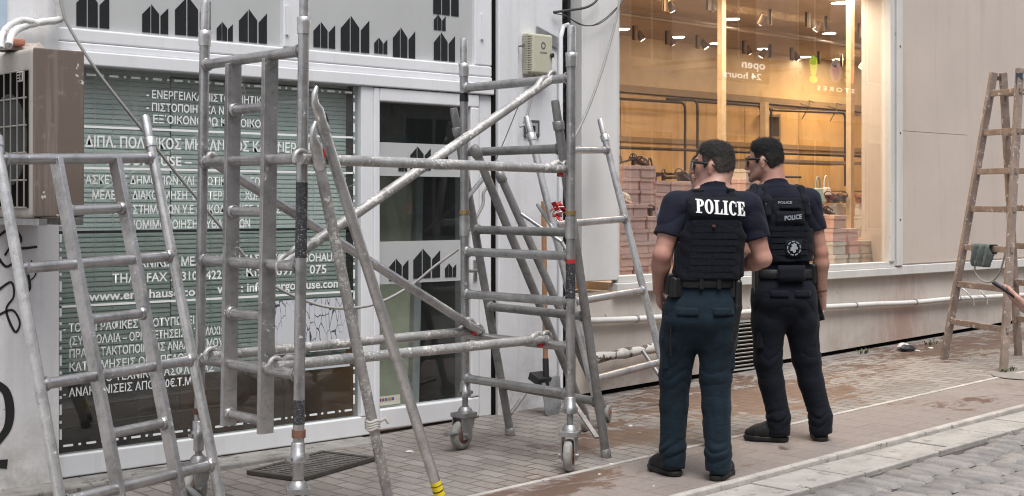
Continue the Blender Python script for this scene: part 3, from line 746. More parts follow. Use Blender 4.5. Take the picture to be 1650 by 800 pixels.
# clothes rails of bent dark pipe in front of the back wall
MP = pmat('dark_iron_pipe', (.045, .04, .036), .45, .5)
def rail(name, pts, lab, Yp, r=.016):
    P = [at(px, py, Y=Yp) for px, py in pts]
    Q = []
    for i, p in enumerate(P):                                    # round the corners
        if 0 < i < len(P)-1:
            a_, b_ = (P[i-1]-p), (P[i+1]-p); ra = min(.09, a_.length*.4, b_.length*.4)
            a_.normalize(); b_.normalize()
            for k in range(6):
                tt = k/5; Q.append((p+a_*ra)*(1-tt)**2+p*2*tt*(1-tt)+(p+b_*ra)*tt**2)
        else: Q.append(p)
    c = sum(P, Vector())/len(P)
    tag(MB().tube(Q, r, 8).build(name, MP, None, loc=tuple(c)), lab, 'clothes rail', 'bent pipe clothes rails in the shop')
rail('clothes_rail', [(960, 157), (1104, 166), (1104, 286), (1072, 287)], 'bent pipe clothes rail farthest left in the shop, turning down and back', 10.55)
rail('clothes_rail', [(1074, 160), (1124, 162), (1124, 300), (1118, 330)], 'short bent pipe clothes rail left of the timber post, turning straight down', 10.3)
rail('clothes_rail', [(1124, 164), (1226, 171), (1226, 262)], 'bent pipe clothes rail ending above the second officer', 10.55)
rail('clothes_rail', [(1222, 172), (1243, 174), (1243, 300)], 'short bent pipe clothes rail just right of the second officer head', 10.3)
rail('clothes_rail', [(1244, 178), (1362, 182), (1362, 300)], 'long bent pipe clothes rail reaching the right timber post', 10.3)
rail('clothes_rail', [(940, 236), (1440, 254)], 'long straight pipe rail crossing the whole shop at head height', 10.0, .017)
rail('clothes_rail', [(940, 277), (1290, 286)], 'lower straight pipe rail behind the officers heads', 10.6, .015)
rail('clothes_rail', [(1378, 180), (1436, 190)], 'short pipe rail with hooks near the right window frame', 10.3, .013)
for px, py, lab in ((1300, 172, 'small wire hook on the long rail left of the right post'), (1345, 176, 'wire hook at the bend of the long rail'), (1412, 184, 'angled wire bracket hooked near the right frame')):
    p = at(px, py, Y=10.3); m = MB()
    m.tube([p+Vector((-.14, 0, .03)), p+Vector((.05, 0, .0)), p+Vector((.05, 0, .08)), p+Vector((.16, 0, .06))], .007, 6); m.tube([p+Vector((.05, 0, 0)), p+Vector((-.10, 0, -.16))], .007, 6)
    tag(m.build('wire_hook', MP, None, loc=tuple(p)), lab, 'hook')

# track lights and downlights
CEIL = 3.44
M['lamp'] = emit_mat('lit_lamp', (1.0, .90, .74), 14.0)
M['lamp_body'] = pmat('brown_lamp_body', (.16, .12, .095), .5)
M['lamp_pale'] = pmat('pale_lamp_arm', (.26, .20, .15), .5)
first = None
rows = [(10.4, (1004, 1093, 1154, 1230, 1297, 1350, 1418), (47, 60, 70, 79, 92, 96, 102), 'back row'), (9.0, (1180, 1336, 1403), (31, 54, 64), 'middle row'), (7.54, (1352, 1425), (5, 20), 'front row')]
words_ = ('first', 'second', 'third', 'fourth', 'fifth', 'sixth', 'seventh')
for yy, pxs, pys, nm in rows:
    for i, (px, py) in enumerate(zip(pxs, pys)):
        p = at(px, py, z=3.43)
        lab = f'round lit ceiling downlight, {words_[i]} from the left in the {nm} of the shop ceiling'
        if first is None:
            first = thing('downlight', lab, 'ceiling light', (p.x, p.y, CEIL), 0, 'round downlights in the shop ceiling')
            MB().lathe((p.x, p.y, CEIL-.001), (0, 0, -1), [(0, .085), (.012, .085), (.012, .078)], 24).build('ring', M['pvc'], first)
            MB().lathe((p.x, p.y, CEIL-.0135), (0, 0, -1), [(0, .076), (.004, .070)], 24).build('diffuser', M['lamp'], first)
        else:
            o = copy_tree(first); o.location = (p.x, p.y, CEIL); o['label'] = lab
def shop_light(x, y, z, e, s, col=(1.0, .61, .28)):
    l = bpy.data.lights.new('shop_lamp', 'AREA'); l.energy = e; l.shape = 'RECTANGLE'; l.size = s[0]; l.size_y = s[1]; l.color = col
    o = bpy.data.objects.new('shop_lamp', l); COL.objects.link(o); o.location = (x, y, z)
for (x, y) in ((9.2, 8.55), (11.6, 8.55), (14.0, 8.55), (16.4, 8.55)): shop_light(x, y, 3.41, 26, (1.8, .3))
shop_light(15.6, 10.0, 3.41, 42, (1.2, .4), (1.0, .66, .30))
for x, y in ((9.0, 7.45), (11.8, 7.45)): shop_light(x, y, 3.41, 58, (3.0, .2), (1.0, .86, .68))
trk = thing('light_track', 'dark track rail under the shop ceiling carrying the front row of spotlights', 'track', (11, 9.05, 3.3))
MB().tube([at(985, 21, z=3.32), at(1440, 84, z=3.32)], .022, 10).build('rail', M['lamp_body'], trk)
MB().box((7.5, 9.32, 3.36), (16, 9.36, 3.40)).build('channel', M['lamp_pale'], trk)
def make_spot(p, yaw, lab):
    s_ = thing('track_spotlight', lab, 'spotlight', tuple(p), 0, 'spotlights on the shop ceiling track')
    MB().box((p.x-.022, p.y-.045, p.z-.20), (p.x+.022, p.y-.01, p.z)).build('driver_box', M['lamp_pale'], s_, .004)
    MB().box((p.x-.026, p.y-.004, p.z-.19), (p.x+.0, p.y+.012, p.z)).build('arm', M['black'], s_)
    c = p+Vector((.10, -.03, -.14)); ax = Vector((.45, -.25, -.75))
    MB().lathe(c-ax.normalized()*.08, ax, [(0, .03), (.01, .042), (.12, .047), (.128, .047)], 18).build('head', M['lamp_body'], s_)
    MB().lathe(c+ax.normalized()*.0485, ax, [(0, .038), (.004, .034)], 18).build('lens', M['lamp'], s_)
    return s_
sp = None
for i, (px, py, rz) in enumerate(((1022, 42, 0), (1074, 50, .3), (1124, 57, -.3), (1198, 66, .2), (1240, 72, 2.4), (1275, 77, 0), (1318, 83, 1.6), (1355, 88, 1.9), (1400, 92, 2.6))):
    p = at(px, py, z=3.37)
    lab = f'brown ceiling spotlight on the track, number {words_[i] if i < 7 else ("eighth", "ninth")[i-7]} from the left'.replace('number ', '')
    if sp is None: sp = make_spot(p, 0, lab); sp.scale = (.8, .8, .8)
    else:
        o = copy_tree(sp); o.location = p; o.rotation_euler = (0, 0, rz); o['label'] = lab
for i, (px, py, rz) in enumerate(((1070, -8, .2), (1240, 15, 2.0), (1300, 20, .2), (1330, 26, 2.2), (1385, 38, 0), (1140, -10, .5))):
    p = at(px, py, z=3.40); o = copy_tree(sp); o.location = p; o.rotation_euler = (0, 0, rz)
    o['label'] = f'brown ceiling spotlight near the glass, {("left above the bent rail", "right of the middle, turned away", "one of the close pair, left", "one of the close pair, right", "closest to the right frame", "highest beside the timber post")[i]}'

# shoe boxes, stacked
rr = random.Random(21)
PINK = [pmat('pink_card', (.64, .45, .42), .7, 0, .05), pmat('dusty_pink_card', (.58, .42, .40), .7, 0, .05), pmat('pale_grey_card', (.60, .59, .56), .7, 0, .05), pmat('cream_card', (.66, .57, .50), .7, 0, .05), pmat('peach_card', (.66, .42, .33), .7, 0, .05)]
PLAB = ['pink', 'dusty pink', 'pale grey', 'cream', 'peach']
proto = {}
ordn = ('bottom', 'second', 'third', 'fourth', 'fifth', 'sixth', 'seventh', 'eighth', 'ninth')
boxgroup = 'shoeboxes stacked behind the shop window'
def shoebox(x, y, z, w, d, h, ci, lab, rz=0.0):
    if ci not in proto:
        t_ = thing('shoebox', lab, 'shoebox', (0, 0, 0), 0, boxgroup)
        MB().box((-.5, -.5, 0), (.5, .5, .76)).build('carton', PINK[ci], t_, .006)
        MB().box((-.525, -.54, .70), (.525, .54, .985)).build('lid', PINK[ci], t_, .008)
        proto[ci] = t_; o = t_
    else: o = copy_tree(proto[ci])
    o.location = (x, y, z); o.scale = (w, d, h*.985); o.rotation_euler = (0, 0, rz); o['label'] = lab
def stack(x, y, z0, n, ci, w, d, h, where):
    z = z0
    for k in range(n):
        c = ci[k % len(ci)]
        shoebox(x+rr.uniform(-.012, .012), y+rr.uniform(-.012, .012), z, w, d, h, c, f'{PLAB[c]} shoebox, {ordn[k]}{" one" if k == 0 else " up"} in the stack {where}', rr.uniform(-.04, .04)); z += h
# left block on the display plinth, then the right block
for (px, y, n, ci, w, h, where) in (
        (993, 7.28, 6, (0, 1, 0, 0, 1, 0), .145, .097, 'touching the white board'), (1015, 7.28, 6, (1, 0, 0, 1, 0, 1), .155, .097, 'second from the white board'), (1038, 7.28, 5, (0, 0, 1, 0, 0), .155, .097, 'third from the white board'),
        (1000, 7.62, 9, (1, 0, 1, 1, 0, 1, 1, 0, 1), .19, .100, 'at the back left corner'), (1027, 7.62, 9, (1, 0, 1, 1, 0, 1, 1, 0, 1), .17, .100, 'behind the bright trestle tube'), (1051, 7.60, 8, (0, 1, 1, 0, 1, 0, 0, 1), .17, .097, 'left of the first officer shoulder'),
        (1075, 7.60, 8, (1, 1, 0, 0, 1, 0, 0, 0), .17, .097, 'behind the first officer shoulder'), (1100, 7.62, 8, (0, 1, 0, 0, 1, 0, 0, 1), .17, .097, 'behind the first officer head'), (1196, 7.62, 9, (3, 0, 3, 3, 0, 3, 3, 0, 3), .17, .100, 'between the two officer heads'),
        (1336, 7.27, 4, (2, 2, 0, 4), .20, .120, 'beside the second officer sleeve'), (1360, 7.27, 3, (2, 0, 0), .15, .120, 'just left of the right post'), (1380, 7.26, 2, (3, 3), .14, .120, 'just right of the right post'),
        (1404, 7.27, 2, (4, 4), .25, .128, 'of peach boxes near the frame'), (1425, 7.24, 2, (3, 3), .09, .130, 'touching the right window frame'), (1412, 7.58, 5, (2, 2, 2, 2, 2), .28, .115, 'of white boxes near the frame'),
        (1385, 7.74, 5, (2, 2, 2, 2, 2), .20, .118, 'behind the right post'), (1343, 7.66, 5, (2, 2, 2, 2, 2), .36, .118, 'of wide grey boxes')):
    p = at(px, 420, Y=y); stack(p.x, y, .862, n, ci, w, .22, h, where)

# sandals and bags standing on the boxes
M['leather'] = [pmat('dark_brown_leather', (.05, .03, .025), .5), pmat('maroon_leather', (.10, .025, .03), .45), pmat('white_leather', (.55, .52, .47), .5), pmat('green_leather', (.30, .36, .30), .5), pmat('orange_brown_leather', (.26, .11, .05), .5)]
def sandal(x, y, z, rz, ci, lab, s=1.0):
    t_ = thing('sandal', lab, 'sandal', (x, y, z), 0)
    m = MB(); n = 12; top = []; bot = []
    for k in range(n):
        u = k/(n-1); xx = -.12+.24*u; hw = .030+.012*math.sin(u*math.pi)+.006*u; zz = .055*(1-u)**1.6+.006
        top.append((xx, hw, zz+.012)); bot.append((xx, hw, zz))
    V = [(a_, b_, c_) for a_, b_, c_ in top]+[(a_, -b_, c_) for a_, b_, c_ in top]+[(a_, b_, max(0, c_-.004)) for a_, b_, c_ in bot]+[(a_, -b_, max(0, c_-.004)) for a_, b_, c_ in bot]
    Fc = []
    for k in range(n-1): Fc += [(k, k+1, n+k+1, n+k), (2*n+k, 3*n+k, 3*n+k+1, 2*n+k+1), (k, 2*n+k, 2*n+k+1, k+1), (n+k, n+k+1, 3*n+k+1, 3*n+k)]
    Fc += [(0, n, 3*n, 2*n), (n-1, 3*n-1, 4*n-1, 2*n-1)]
    T = lambda p: (x+s*(p[0]*math.cos(rz)-p[1]*math.sin(rz)), y+s*(p[0]*math.sin(rz)+p[1]*math.cos(rz)), z+s*p[2])
    m.add([T(p) for p in V], Fc, False); m.build('sole', M['leather'][ci], t_)
    m = MB(); m.box((x-.1*math.cos(rz)*s-.012, y-.1*math.sin(rz)*s-.012, z), (x-.1*math.cos(rz)*s+.012, y-.1*math.sin(rz)*s+.012, z+.045*s)); m.build('heel', M['leather'][ci], t_)
    for (xx, hh, ww) in ((.06, .040, .009), (.02, .045, .007), (-.10, .05, .005)):
        P = [T((xx, .04*math.cos(a_), .025+(hh)*math.sin(a_)+.03*(.12-xx)/.24)) for a_ in np.linspace(0, math.pi, 9)]
        MB().tube(P, ww*s, 7).build('strap', M['leather'][ci], t_)
for (px, Y_, z, rz, ci, lab, s) in ((1001, 7.30, 1.447, .3, 2, 'white sandal on the boxes beside the white board', 1.3), (1003, 7.62, 1.763, 2.6, 0, 'dark sandal topmost in the left corner of the window', 1.2), (1030, 7.6, 1.763, .2, 0, 'dark strappy sandal on the boxes behind the trestle tube', 1.2),
                                  (1040, 7.30, 1.349, 1.2, 0, 'dark sandal low on the boxes left of the officer elbow', 1.1), (1052, 7.6, 1.64, 1.9, 0, 'dark sandal on the boxes right of the trestle tube', 1.2), (1100, 7.6, 1.64, .4, 0, 'dark sandal left of the first officer chin', 1.3), (1340, 7.58, 1.455, .3, 1, 'maroon sandal on the wide grey boxes', 1.4), (1356, 7.62, 1.455, 2.7, 1, 'maroon sandal on the wide grey boxes next to the right post', 1.4),
                                  (1331, 7.27, 1.345, .1, 0, 'black sandal on the peach box beside the officer sleeve', 1.2), (1385, 7.7, 1.455, .5, 4, 'orange brown shoe right of the right post', 1.2), (1350, 7.55, 1.455, 1.2, 0, 'dark brown sandal between the two maroon ones', 1.3)):
    p = at(px, 400, Y=Y_); sandal(p.x, Y_, z, rz, ci, lab, s*.8)
def bag(x, y, z, w, h, ci, lab):
    t_ = thing('handbag', lab, 'handbag', (x, y, z))
    m = MB(); m.add([(x-w/2, y-.05, z), (x+w/2, y-.05, z), (x+w/2, y+.05, z), (x-w/2, y+.05, z), (x-w*.4, y-.02, z+h), (x+w*.4, y-.02, z+h), (x+w*.4, y+.02, z+h), (x-w*.4, y+.02, z+h)],
                    [(0,3,2,1),(4,5,6,7),(0,1,5,4),(1,2,6,5),(2,3,7,6),(3,0,4,7)])
    m.build('bag_body', M['leather'][ci], t_, .012, 3)
    MB().tube([(x+w*.28*math.cos(a_), y, z+h*.95+h*.8*math.sin(a_)) for a_ in np.linspace(0, math.pi, 13)], .008, 7).build('handle', M['leather'][ci], t_)
for px, Y_, z, w, h, ci, lab in ((1318, 7.40, 1.455, .13, .14, 3, 'small green handbag with a round handle beside the officer sleeve'), (1331, 7.62, 1.455, .12, .15, 2, 'small white handbag behind the green one'), (1047, 7.66, 1.64, .10, .11, 0, 'dark handbag on the boxes right of the trestle tube')):
    p = at(px, 400, Y=Y_); bag(p.x, Y_, z, w, h, ci, lab)
# cabinet and stool-like vase at the right
cab = thing('display_cabinet', 'grey glazed counter cabinet behind the right timber post', 'cabinet', (13.2, 9.4, .1))
MB().box((12.25, 9.2, .10), (14.3, 9.7, 1.25)).build('body', pmat('grey_cabinet', (.34, .30, .27), .5), cab, .01)
MB().box((12.22, 9.17, 1.255), (14.33, 9.73, 1.29)).box((12.25, 9.2, 1.92), (14.3, 9.7, 1.95)).build('top', pmat('dark_top', (.15, .12, .10), .4), cab)
MB().box((12.25, 9.2, 1.29), (12.30, 9.7, 1.92)).build('side', pmat('grey_cabinet_side', (.30, .27, .25), .5), cab)
p = at(1402, 268, Y=9.45)
vz = MB(); vz.lathe((p.x, p.y, 1.951), (0, 0, 1), [(0, .075), (.02, .08), (.13, .085), (.26, .105), (.265, .095)], 20)
tag(vz.build('vase', pmat('patterned_glass_vase', (.38, .28, .16), .25, 0, .5, 22), None, loc=(p.x, p.y, 1.951)), 'brown patterned vase on top of the cabinet in the shop', 'vase')
sh = thing('display_shelf', 'dark open shelf unit at the back wall of the shop', 'shelf', (11.5, 10.6, .1))
a, b_ = at(1250, 160, Y=10.6), at(1268, 160, Y=10.6)
m = MB()
for zz in (1.3, 1.72, 2.0, 2.3, 2.58): m.box((a.x, 10.72, zz), (b_.x, 10.87, zz+.03))
m.build('shelf', pmat('brown_shelf', (.16, .12, .09), .6), sh)
MB().box((b_.x, 10.72, .10), (b_.x+.03, 10.87, 2.62)).build('side', pmat('brown_shelf_side', (.18, .135, .10), .6), sh)
# ------------------------------------------------------------------ mobile scaffold tower
TR = 0.0254
tower = thing('scaffold_tower', 'tall aluminium scaffold tower on castors with diagonal braces, before the lettered window', 'scaffold', (4.4, 5.65, zg(4.4)))
def P3(x, y, z): return Vector((x, y, z))
FLb, FLt = P3(3.475, 5.17, .20), P3(3.50, 5.16, 2.28)       # front left standard (leans a touch)
BLb, BLt = P3(3.465, 6.03, .22), P3(3.50, 6.03, 2.30)
FRb, FRt = P3(5.285, 5.24, .32), P3(5.285, 5.23, 2.26)
BRb, BRt = P3(5.30, 6.13, .32), P3(5.29, 6.13, 2.27)
def lerp(a, b, t): return a+(b-a)*t
def on(b, t, z): return lerp(b, t, (z-b.z)/(t.z-b.z))
def weld(m, p, d):                                              # small weld bead where a rung meets a standard
    d = Vector(d).normalized(); m.lathe(p-d*.004, d, [(0, .033), (.012, .034), (.02, .029)], 14)
# standards
def standard(b, t, mat, spig=True):
    MB().tube([b, t], TR, 18).build('standard', mat, tower)
    ax = (t-b).normalized()
    m = MB(); m.lathe(t-ax*.07, ax, [(0, .030), (.05, .031), (.075, .033), (.078, .028)], 18)
    m.lathe(t+ax*.01, ax, [(0, .0225), (.13, .0225), (.145, .019)], 16)
    m.build('spigot', M['alu_clean'], tower, 0)
standard(FLb, FLt, M['alu']); standard(BLb, BLt, M['alu']); standard(FRb, FRt, M['alu']); standard(BRb, BRt, M['alu'])
def rung(a, b, mat=None, r=TR):
    m = MB(); m.tube([a, b], r, 16); weld(m, a+(b-a).normalized()*TR, b-a); weld(m, b-(b-a).normalized()*TR, a-b)
    return m.build('rung', mat or M['alu'], tower)
for z in (2.13, 1.16, .91, .665, .41): rung(on(FRb, FRt, z), on(BRb, BRt, z), M['alu'])
for z in (2.135, 1.648, 1.162, .672): rung(on(FLb, FLt, z), on(BLb, BLt, z))
# flat stiles and short rungs of the built-in ladder in the left frame
s1 = [lerp(on(FLb, FLt, z), on(BLb, BLt, z), .685) for z in (.375, 2.12)]
s2 = [lerp(on(FLb, FLt, z), on(BLb, BLt, z), .315) for z in (.375, 2.12)]
for s_ in (s1, s2): MB().bar(s_[0], s_[1], .076, .030, (0, 1, 0)).build('ladder_stile', M['alu'], tower, .003)
for z in (1.895, 1.405, .917, .43):
    m = MB(); a = lerp(s1[0], s1[1], (z-.375)/1.745); b_ = lerp(s2[0], s2[1], (z-.375)/1.745); m.tube([a, b_], .0235, 16); weld(m, a+(b_-a).normalized()*.017, b_-a); m.build('rung', M['alu'], tower)
# rails and braces with hook ends
def hook(p, d, mat, red=True):
    """Brace end: flattened jaw closing round the tube at p; d points back along the brace."""
    d = Vector(d).normalized(); up = Vector((0, 0, 1)); s_ = d.cross(up).normalized()
    h = MB(); P = [p+d*(.13-.02*k)+up*(.034*math.sin(min(1, k/3.)*math.pi/2)) for k in range(4)]
    P += [p+d*(.036*math.cos(a_))+up*(.036*math.sin(a_)) for a_ in np.linspace(.5, 3.6, 9)]
    h.tube(P, [.024, .022, .018, .016]+[.013]*9, 10); o = h.build('hook', mat, tower)
    if red:
        MB().obox(p+d*.05-up*.032, d*.018, s_*.010, up*.012).build('trigger', M['red'], o, .004)
def brace(name, a, b, mat, hooks=True, reds=(True, True), r=TR):
    o = MB().tube([a, b], r, 18).build(name, mat, tower)
    if hooks:
        hook(a, b-a, M['alu_splat'], reds[0]); hook(b, a-b, M['alu_splat'], reds[1])
    return o
brace('rail', P3(3.46, 5.125, 1.645), P3(5.29, 5.275, 1.635), M['alu_splat'], True, (False, True))
brace('rail', P3(3.46, 5.33, .70), P3(5.29, 5.43, .695), M['alu_splat'], True, (False, True))
brace('rail', P3(3.46, 5.90, .70), P3(5.29, 6.03, .70), M['alu_splat'], True, (False, False))
brace('brace', P3(3.50, 5.33, 1.165), P3(5.28, 5.38, 2.135), M['alu_splat'], True, (False, False))
brace('brace', P3(3.49, 5.93, 1.65), P3(5.28, 5.98, .70), M['alu'], True, (False, True))
# stickers and clamps on the standards
sm, snt, sb = new_mat('printed_tube_sticker'); stt = NT(snt); svv = stt.pos((90, 90, 170)); 
snt.links.new(stt.ramp(stt.noise(svv, 1.0, 2, .8), [(.58, (.03, .03, .035)), (.66, (.34, .34, .34))]), sb.inputs['Base Color'])
for b, t, z0, z1 in ((FLb, FLt, 1.20, 1.54), (FRb, FRt, .93, 1.13), (FLb, FLt, .45, .56)):
    MB().tube([on(b, t, z0), on(b, t, z1)], TR+.0012, 18).build('sticker', sm, tower)
p = on(FRb, FRt, 1.12); MB().tube([p, p+Vector((0, 0, .022))], TR+.002, 18).build('sticker', M['red'], tower)
for b, t, z in ((FRb, FRt, 1.385), (BRb, BRt, 1.385)):
    p = on(b, t, z); m = MB(); m.tube([p-Vector((0, 0, .13)), p-Vector((0, 0, .012))], TR+.005, 18); m.build('sleeve', M['alu_clean'], tower)
    MB().tube([p, p+Vector((0, 0, .02))], TR+.006, 18).build('ring', M['brass'], tower)
p = on(BRb, BRt, 2.05); MB().tube([p, p+Vector((0, 0, .05))], TR+.0015, 18).build('tape', M['black'], tower)
MB().tube([on(FLb, FLt, .39), on(FLb, FLt, .425)], TR+.006, 18).build('clip', M['rust'], tower)
MB().tube([on(BLb, BLt, .40), on(BLb, BLt, .43)], TR+.006, 18).build('clip', M['rust'], tower)
# screw legs and castors
def castor(p, top, yaw, brake):
    g = zg(p.x)
    m = MB(); m.lathe((p.x, p.y, g+.235), (0, 0, 1), [(0, .019)]+[(.004*k, .0195 if k % 2 else .016) for k in range(1, int((top-g-.235)/.004))], 14)
    leg = m.build('screw_leg', M['galv'], tower)
    m = MB(); m.lathe((p.x, p.y, top-.02), (0, 0, 1), [(0, .037), (.035, .037), (.04, .031), (.085, .031), (.09, .026)], 18)
    for s_ in (-1, 1): m.box((p.x+s_*.03-.012, p.y-.008, top-.012), (p.x+s_*.055, p.y+.008, top+.006))
    m.build('adjusting_nut', M['alu'], leg)
    d = Vector((math.cos(yaw), math.sin(yaw), 0)); s_ = Vector((-math.sin(yaw), math.cos(yaw), 0)); up = Vector((0, 0, 1))
    c = Vector((p.x, p.y, g+.088))+d*.035
    w = MB(); w.lathe(c-s_*.024, s_, [(0, .066), (.004, .080), (.014, .087), (.034, .087), (.044, .080), (.048, .066)], 28)
    cs = w.build('castor_wheel', M['rubber'], tower)
    MB().lathe(c-s_*.027, s_, [(0, .03), (.003, .052), (.051, .052), (.054, .03)], 22).build('hub', M['rust'], cs)
    k = MB()
    k.obox(Vector((p.x, p.y, g+.205))+d*.012, d*.062, s_*.052, up*.012)
    k.lathe((p.x, p.y, g+.215), up, [(0, .046), (.02, .04), (.035, .026)], 18)
    for q in (-1, 1):
        V = [(-.05, .20), (.075, .20), (.072, .12), (.062, .062), (.01, .062), (-.03, .13)]
        k.prism(V, Vector((p.x, p.y, g))+s_*(q*.036-.003), d, up, s_*.006)
    k.lathe(c-s_*.055, s_, [(0, .014), (.11, .014)], 10)
    k.build('fork', M['galv'], cs)
    if brake: MB().obox(c+d*.085+up*.02+s_*.0, d*.045, s_*.028, up*.006).build('brake_pedal', M['galv'], cs, .003)
castor(BRb, .325, R(190), True); castor(FRb, .325, R(215), False); castor(FLb, .30, R(60), True); castor(BLb, .30, R(200), True)

# two loose stabiliser poles hooked on the tower
def pole(lab, a, b, mat, knot, sticker):
    t_ = thing('stabiliser_pole', lab, 'pole', tuple(b), 0)
    d = (b-a).normalized()
    MB().tube([a, b], TR, 18).build('tube', mat, t_)
    h = MB(); P = [a+d*.02, a-d*.03, a-d*.07+Vector((-.006, -.008, .01)), a-d*.09+Vector((-.02, -.016, .02)), a-d*.105+Vector((-.018, -.016, .05)), a-d*.11+Vector((0, -.01, .075))]
    h.tube(P, [.027, .028, .026, .018, .013, .009], 12); h.lathe(a+d*.0, d, [(0, .029), (.03, .029), (.033, .026)], 16)
    hk = h.build('hook', M['alu_clean'], t_)
    MB().obox(a-d*.045+Vector((.025, -.01, 0)), d*.022, Vector((.008, 0, 0)), Vector((0, .008, 0))).build('trigger', M['black'] if sticker else M['red'], hk, .003)
    MB().lathe(b-d*.05, d, [(0, .029), (.05, .031)], 16).build('end_cap', M['black'], t_)
    if knot:
        p = lerp(a, b, .735); m = MB(); rr_ = random.Random(6)
        for k in range(4): m.tube([p+Vector((math.cos(q)*.031, math.sin(q)*.031, .012*k-.03+.006*math.sin(3*q))) for q in np.linspace(0, 6.6, 14)], .008, 7)
        m.tube([p+Vector((.03, -.01, 0)), p+Vector((.06, -.02, .015)), p+Vector((.075, -.03, -.01))], .009, 7)
        m.build('knotted_rag', pmat('dirty_cloth', (.5, .48, .44), .9), t_)
    if sticker:
        p = lerp(a, b, .915); MB().tube([p, p+d*.075], TR+.0012, 18).build('sticker', M['yellow'], t_)
        for k, hgt in ((0.018, .004), (.045, .006)): MB().tube([p+d*k, p+d*(k+hgt)], TR+.0018, 18).build('sticker_print', M['black'], t_)
    return t_
pa, pb_ = at(520, 205, Y=5.10), at(717, 826); pb_.z += .0
pole('smooth bright stabiliser pole with yellow sticker, slanting from the scaffold corner', pa, pb_, M['alu_clean'], False, True)
pa, pb_ = at(514, 262, Y=5.08), at(629, 820)
pole('plaster splashed stabiliser pole with knotted rag, slanting from the scaffold corner', pa, pb_, M['alu_splat'], True, False)

# ------------------------------------------------------------------ trestle frames
def trestle(lab, A, B, tA, tB, fr_wide, stile=None, mats=('alu', 'alu'), short=(), spig=True, feet=True):
    """Ladder frame with feet A, B and tops tA, tB; wide rungs at the given fractions; optional inner flat stiles."""
    c = (A+B)/2
    t_ = thing('trestle_frame', lab, 'trestle', (c.x, c.y, min(A.z, B.z)))
    for a, b in ((A, tA), (B, tB)):
        MB().tube([a, b], TR, 18).build('standard', M[mats[0]], t_)
        ax = (b-a).normalized()
        if spig:
            m = MB(); m.lathe(b-ax*.05, ax, [(0, .031), (.045, .033), (.05, .028)], 18); m.lathe(b, ax, [(0, .024), (.10, .0235), (.115, .020)], 16); m.build('spigot', M['alu_clean' if mats[0] != 'alu_dark' else 'alu_dark'], t_)
        if feet: MB().lathe(a, ax, [(0, .030), (.05, .030), (.052, .026)], 16).build('foot', M['alu_dark'], t_)
    for f in fr_wide:
        a, b = lerp(A, tA, f), lerp(B, tB, f); m = MB(); m.tube([a, b], TR, 16); d = b-a
        weld(m, a+d.normalized()*TR, d); weld(m, b-d.normalized()*TR, -d); m.build('rung', M[mats[1]], t_)
    if stile:
        f0, f1, sa, sb = stile; nrm = (B-A).normalized()
        ends = []
        for s_ in (sa, sb):
            p0, p1 = lerp(lerp(A, tA, f0), lerp(B, tB, f0), s_), lerp(lerp(A, tA, f1), lerp(B, tB, f1), s_); ends.append((p0, p1))
            MB().bar(p0, p1, .068, .030, tuple(nrm)).build('ladder_stile', M['alu'], t_, .003)
        for f in short:
            k = (f-f0)/(f1-f0); a, b = lerp(ends[0][0], ends[0][1], k), lerp(ends[1][0], ends[1][1], k)
            m = MB(); m.tube([a, b], .0235, 16); d = b-a; weld(m, a+d.normalized()*.017, d); weld(m, b-d.normalized()*.017, -d); m.build('rung', M[mats[1]], t_)
    return t_
# left foreground trestle, leaning on the wall
H_ft = at(361, 832); H_tp = at(235, 212, X=H_ft.x+.00)
rd = Vector((-.978, -.211, -.033)).normalized()
G_ft = H_ft+rd*.875
lean = Vector((-.211, .978, 0))
def solve_top(ft, px, py):
    """Top of a standard that leans along `lean` from ft and is seen at px."""
    d = ray(px, py); best = None
    for k in range(0, 1200):
        s_ = k/1000.0; q = ft+lean*s_; dep = FX*q.x+FY*q.y; lat = FY*q.x-FX*q.y
        e = abs(825+2200*lat/dep-px)
        if best is None or e < best[0]: best = (e, q, dep)
    q = best[1]; return Vector((q.x, q.y, EYE+(330-py)/2200*best[2]))
H_tp = solve_top(H_ft, 240, 222)
G_tp = H_tp+(G_ft-H_ft)
hl = H_tp-H_ft
def frac(ft, tp, py):                                            # fraction up a standard that shows at height py
    best = None
    for k in range(0, 1001):
        q = lerp(ft, tp, k/1000.); dep = FX*q.x+FY*q.y; y = 330-2200*(q.z-EYE)/dep
        if best is None or abs(y-py) < best[0]: best = (abs(y-py), k/1000.)
    return best[1]
trestle('wide aluminium trestle frame with inner ladder, leaning in front of the air conditioner', G_ft, H_ft, G_tp, H_tp,
        [frac(H_ft, H_tp, y) for y in (255, 413, 580, 748)], (-.02, frac(H_ft, H_tp, 255), .345, .73), ('alu_clean', 'alu'),
        [frac(H_ft, H_tp, y) for y in (333, 497, 668)])
t_ = thing('loose_strut', 'short flat metal strut lying low behind the left trestle frame', 'strut', tuple(at(300, 785)), 0)
a, b_ = at(283, 770, Y=6.1), at(345, 822, Y=5.7); MB().bar(a, b_, .03, .012).build('bar', M['galv'], t_)
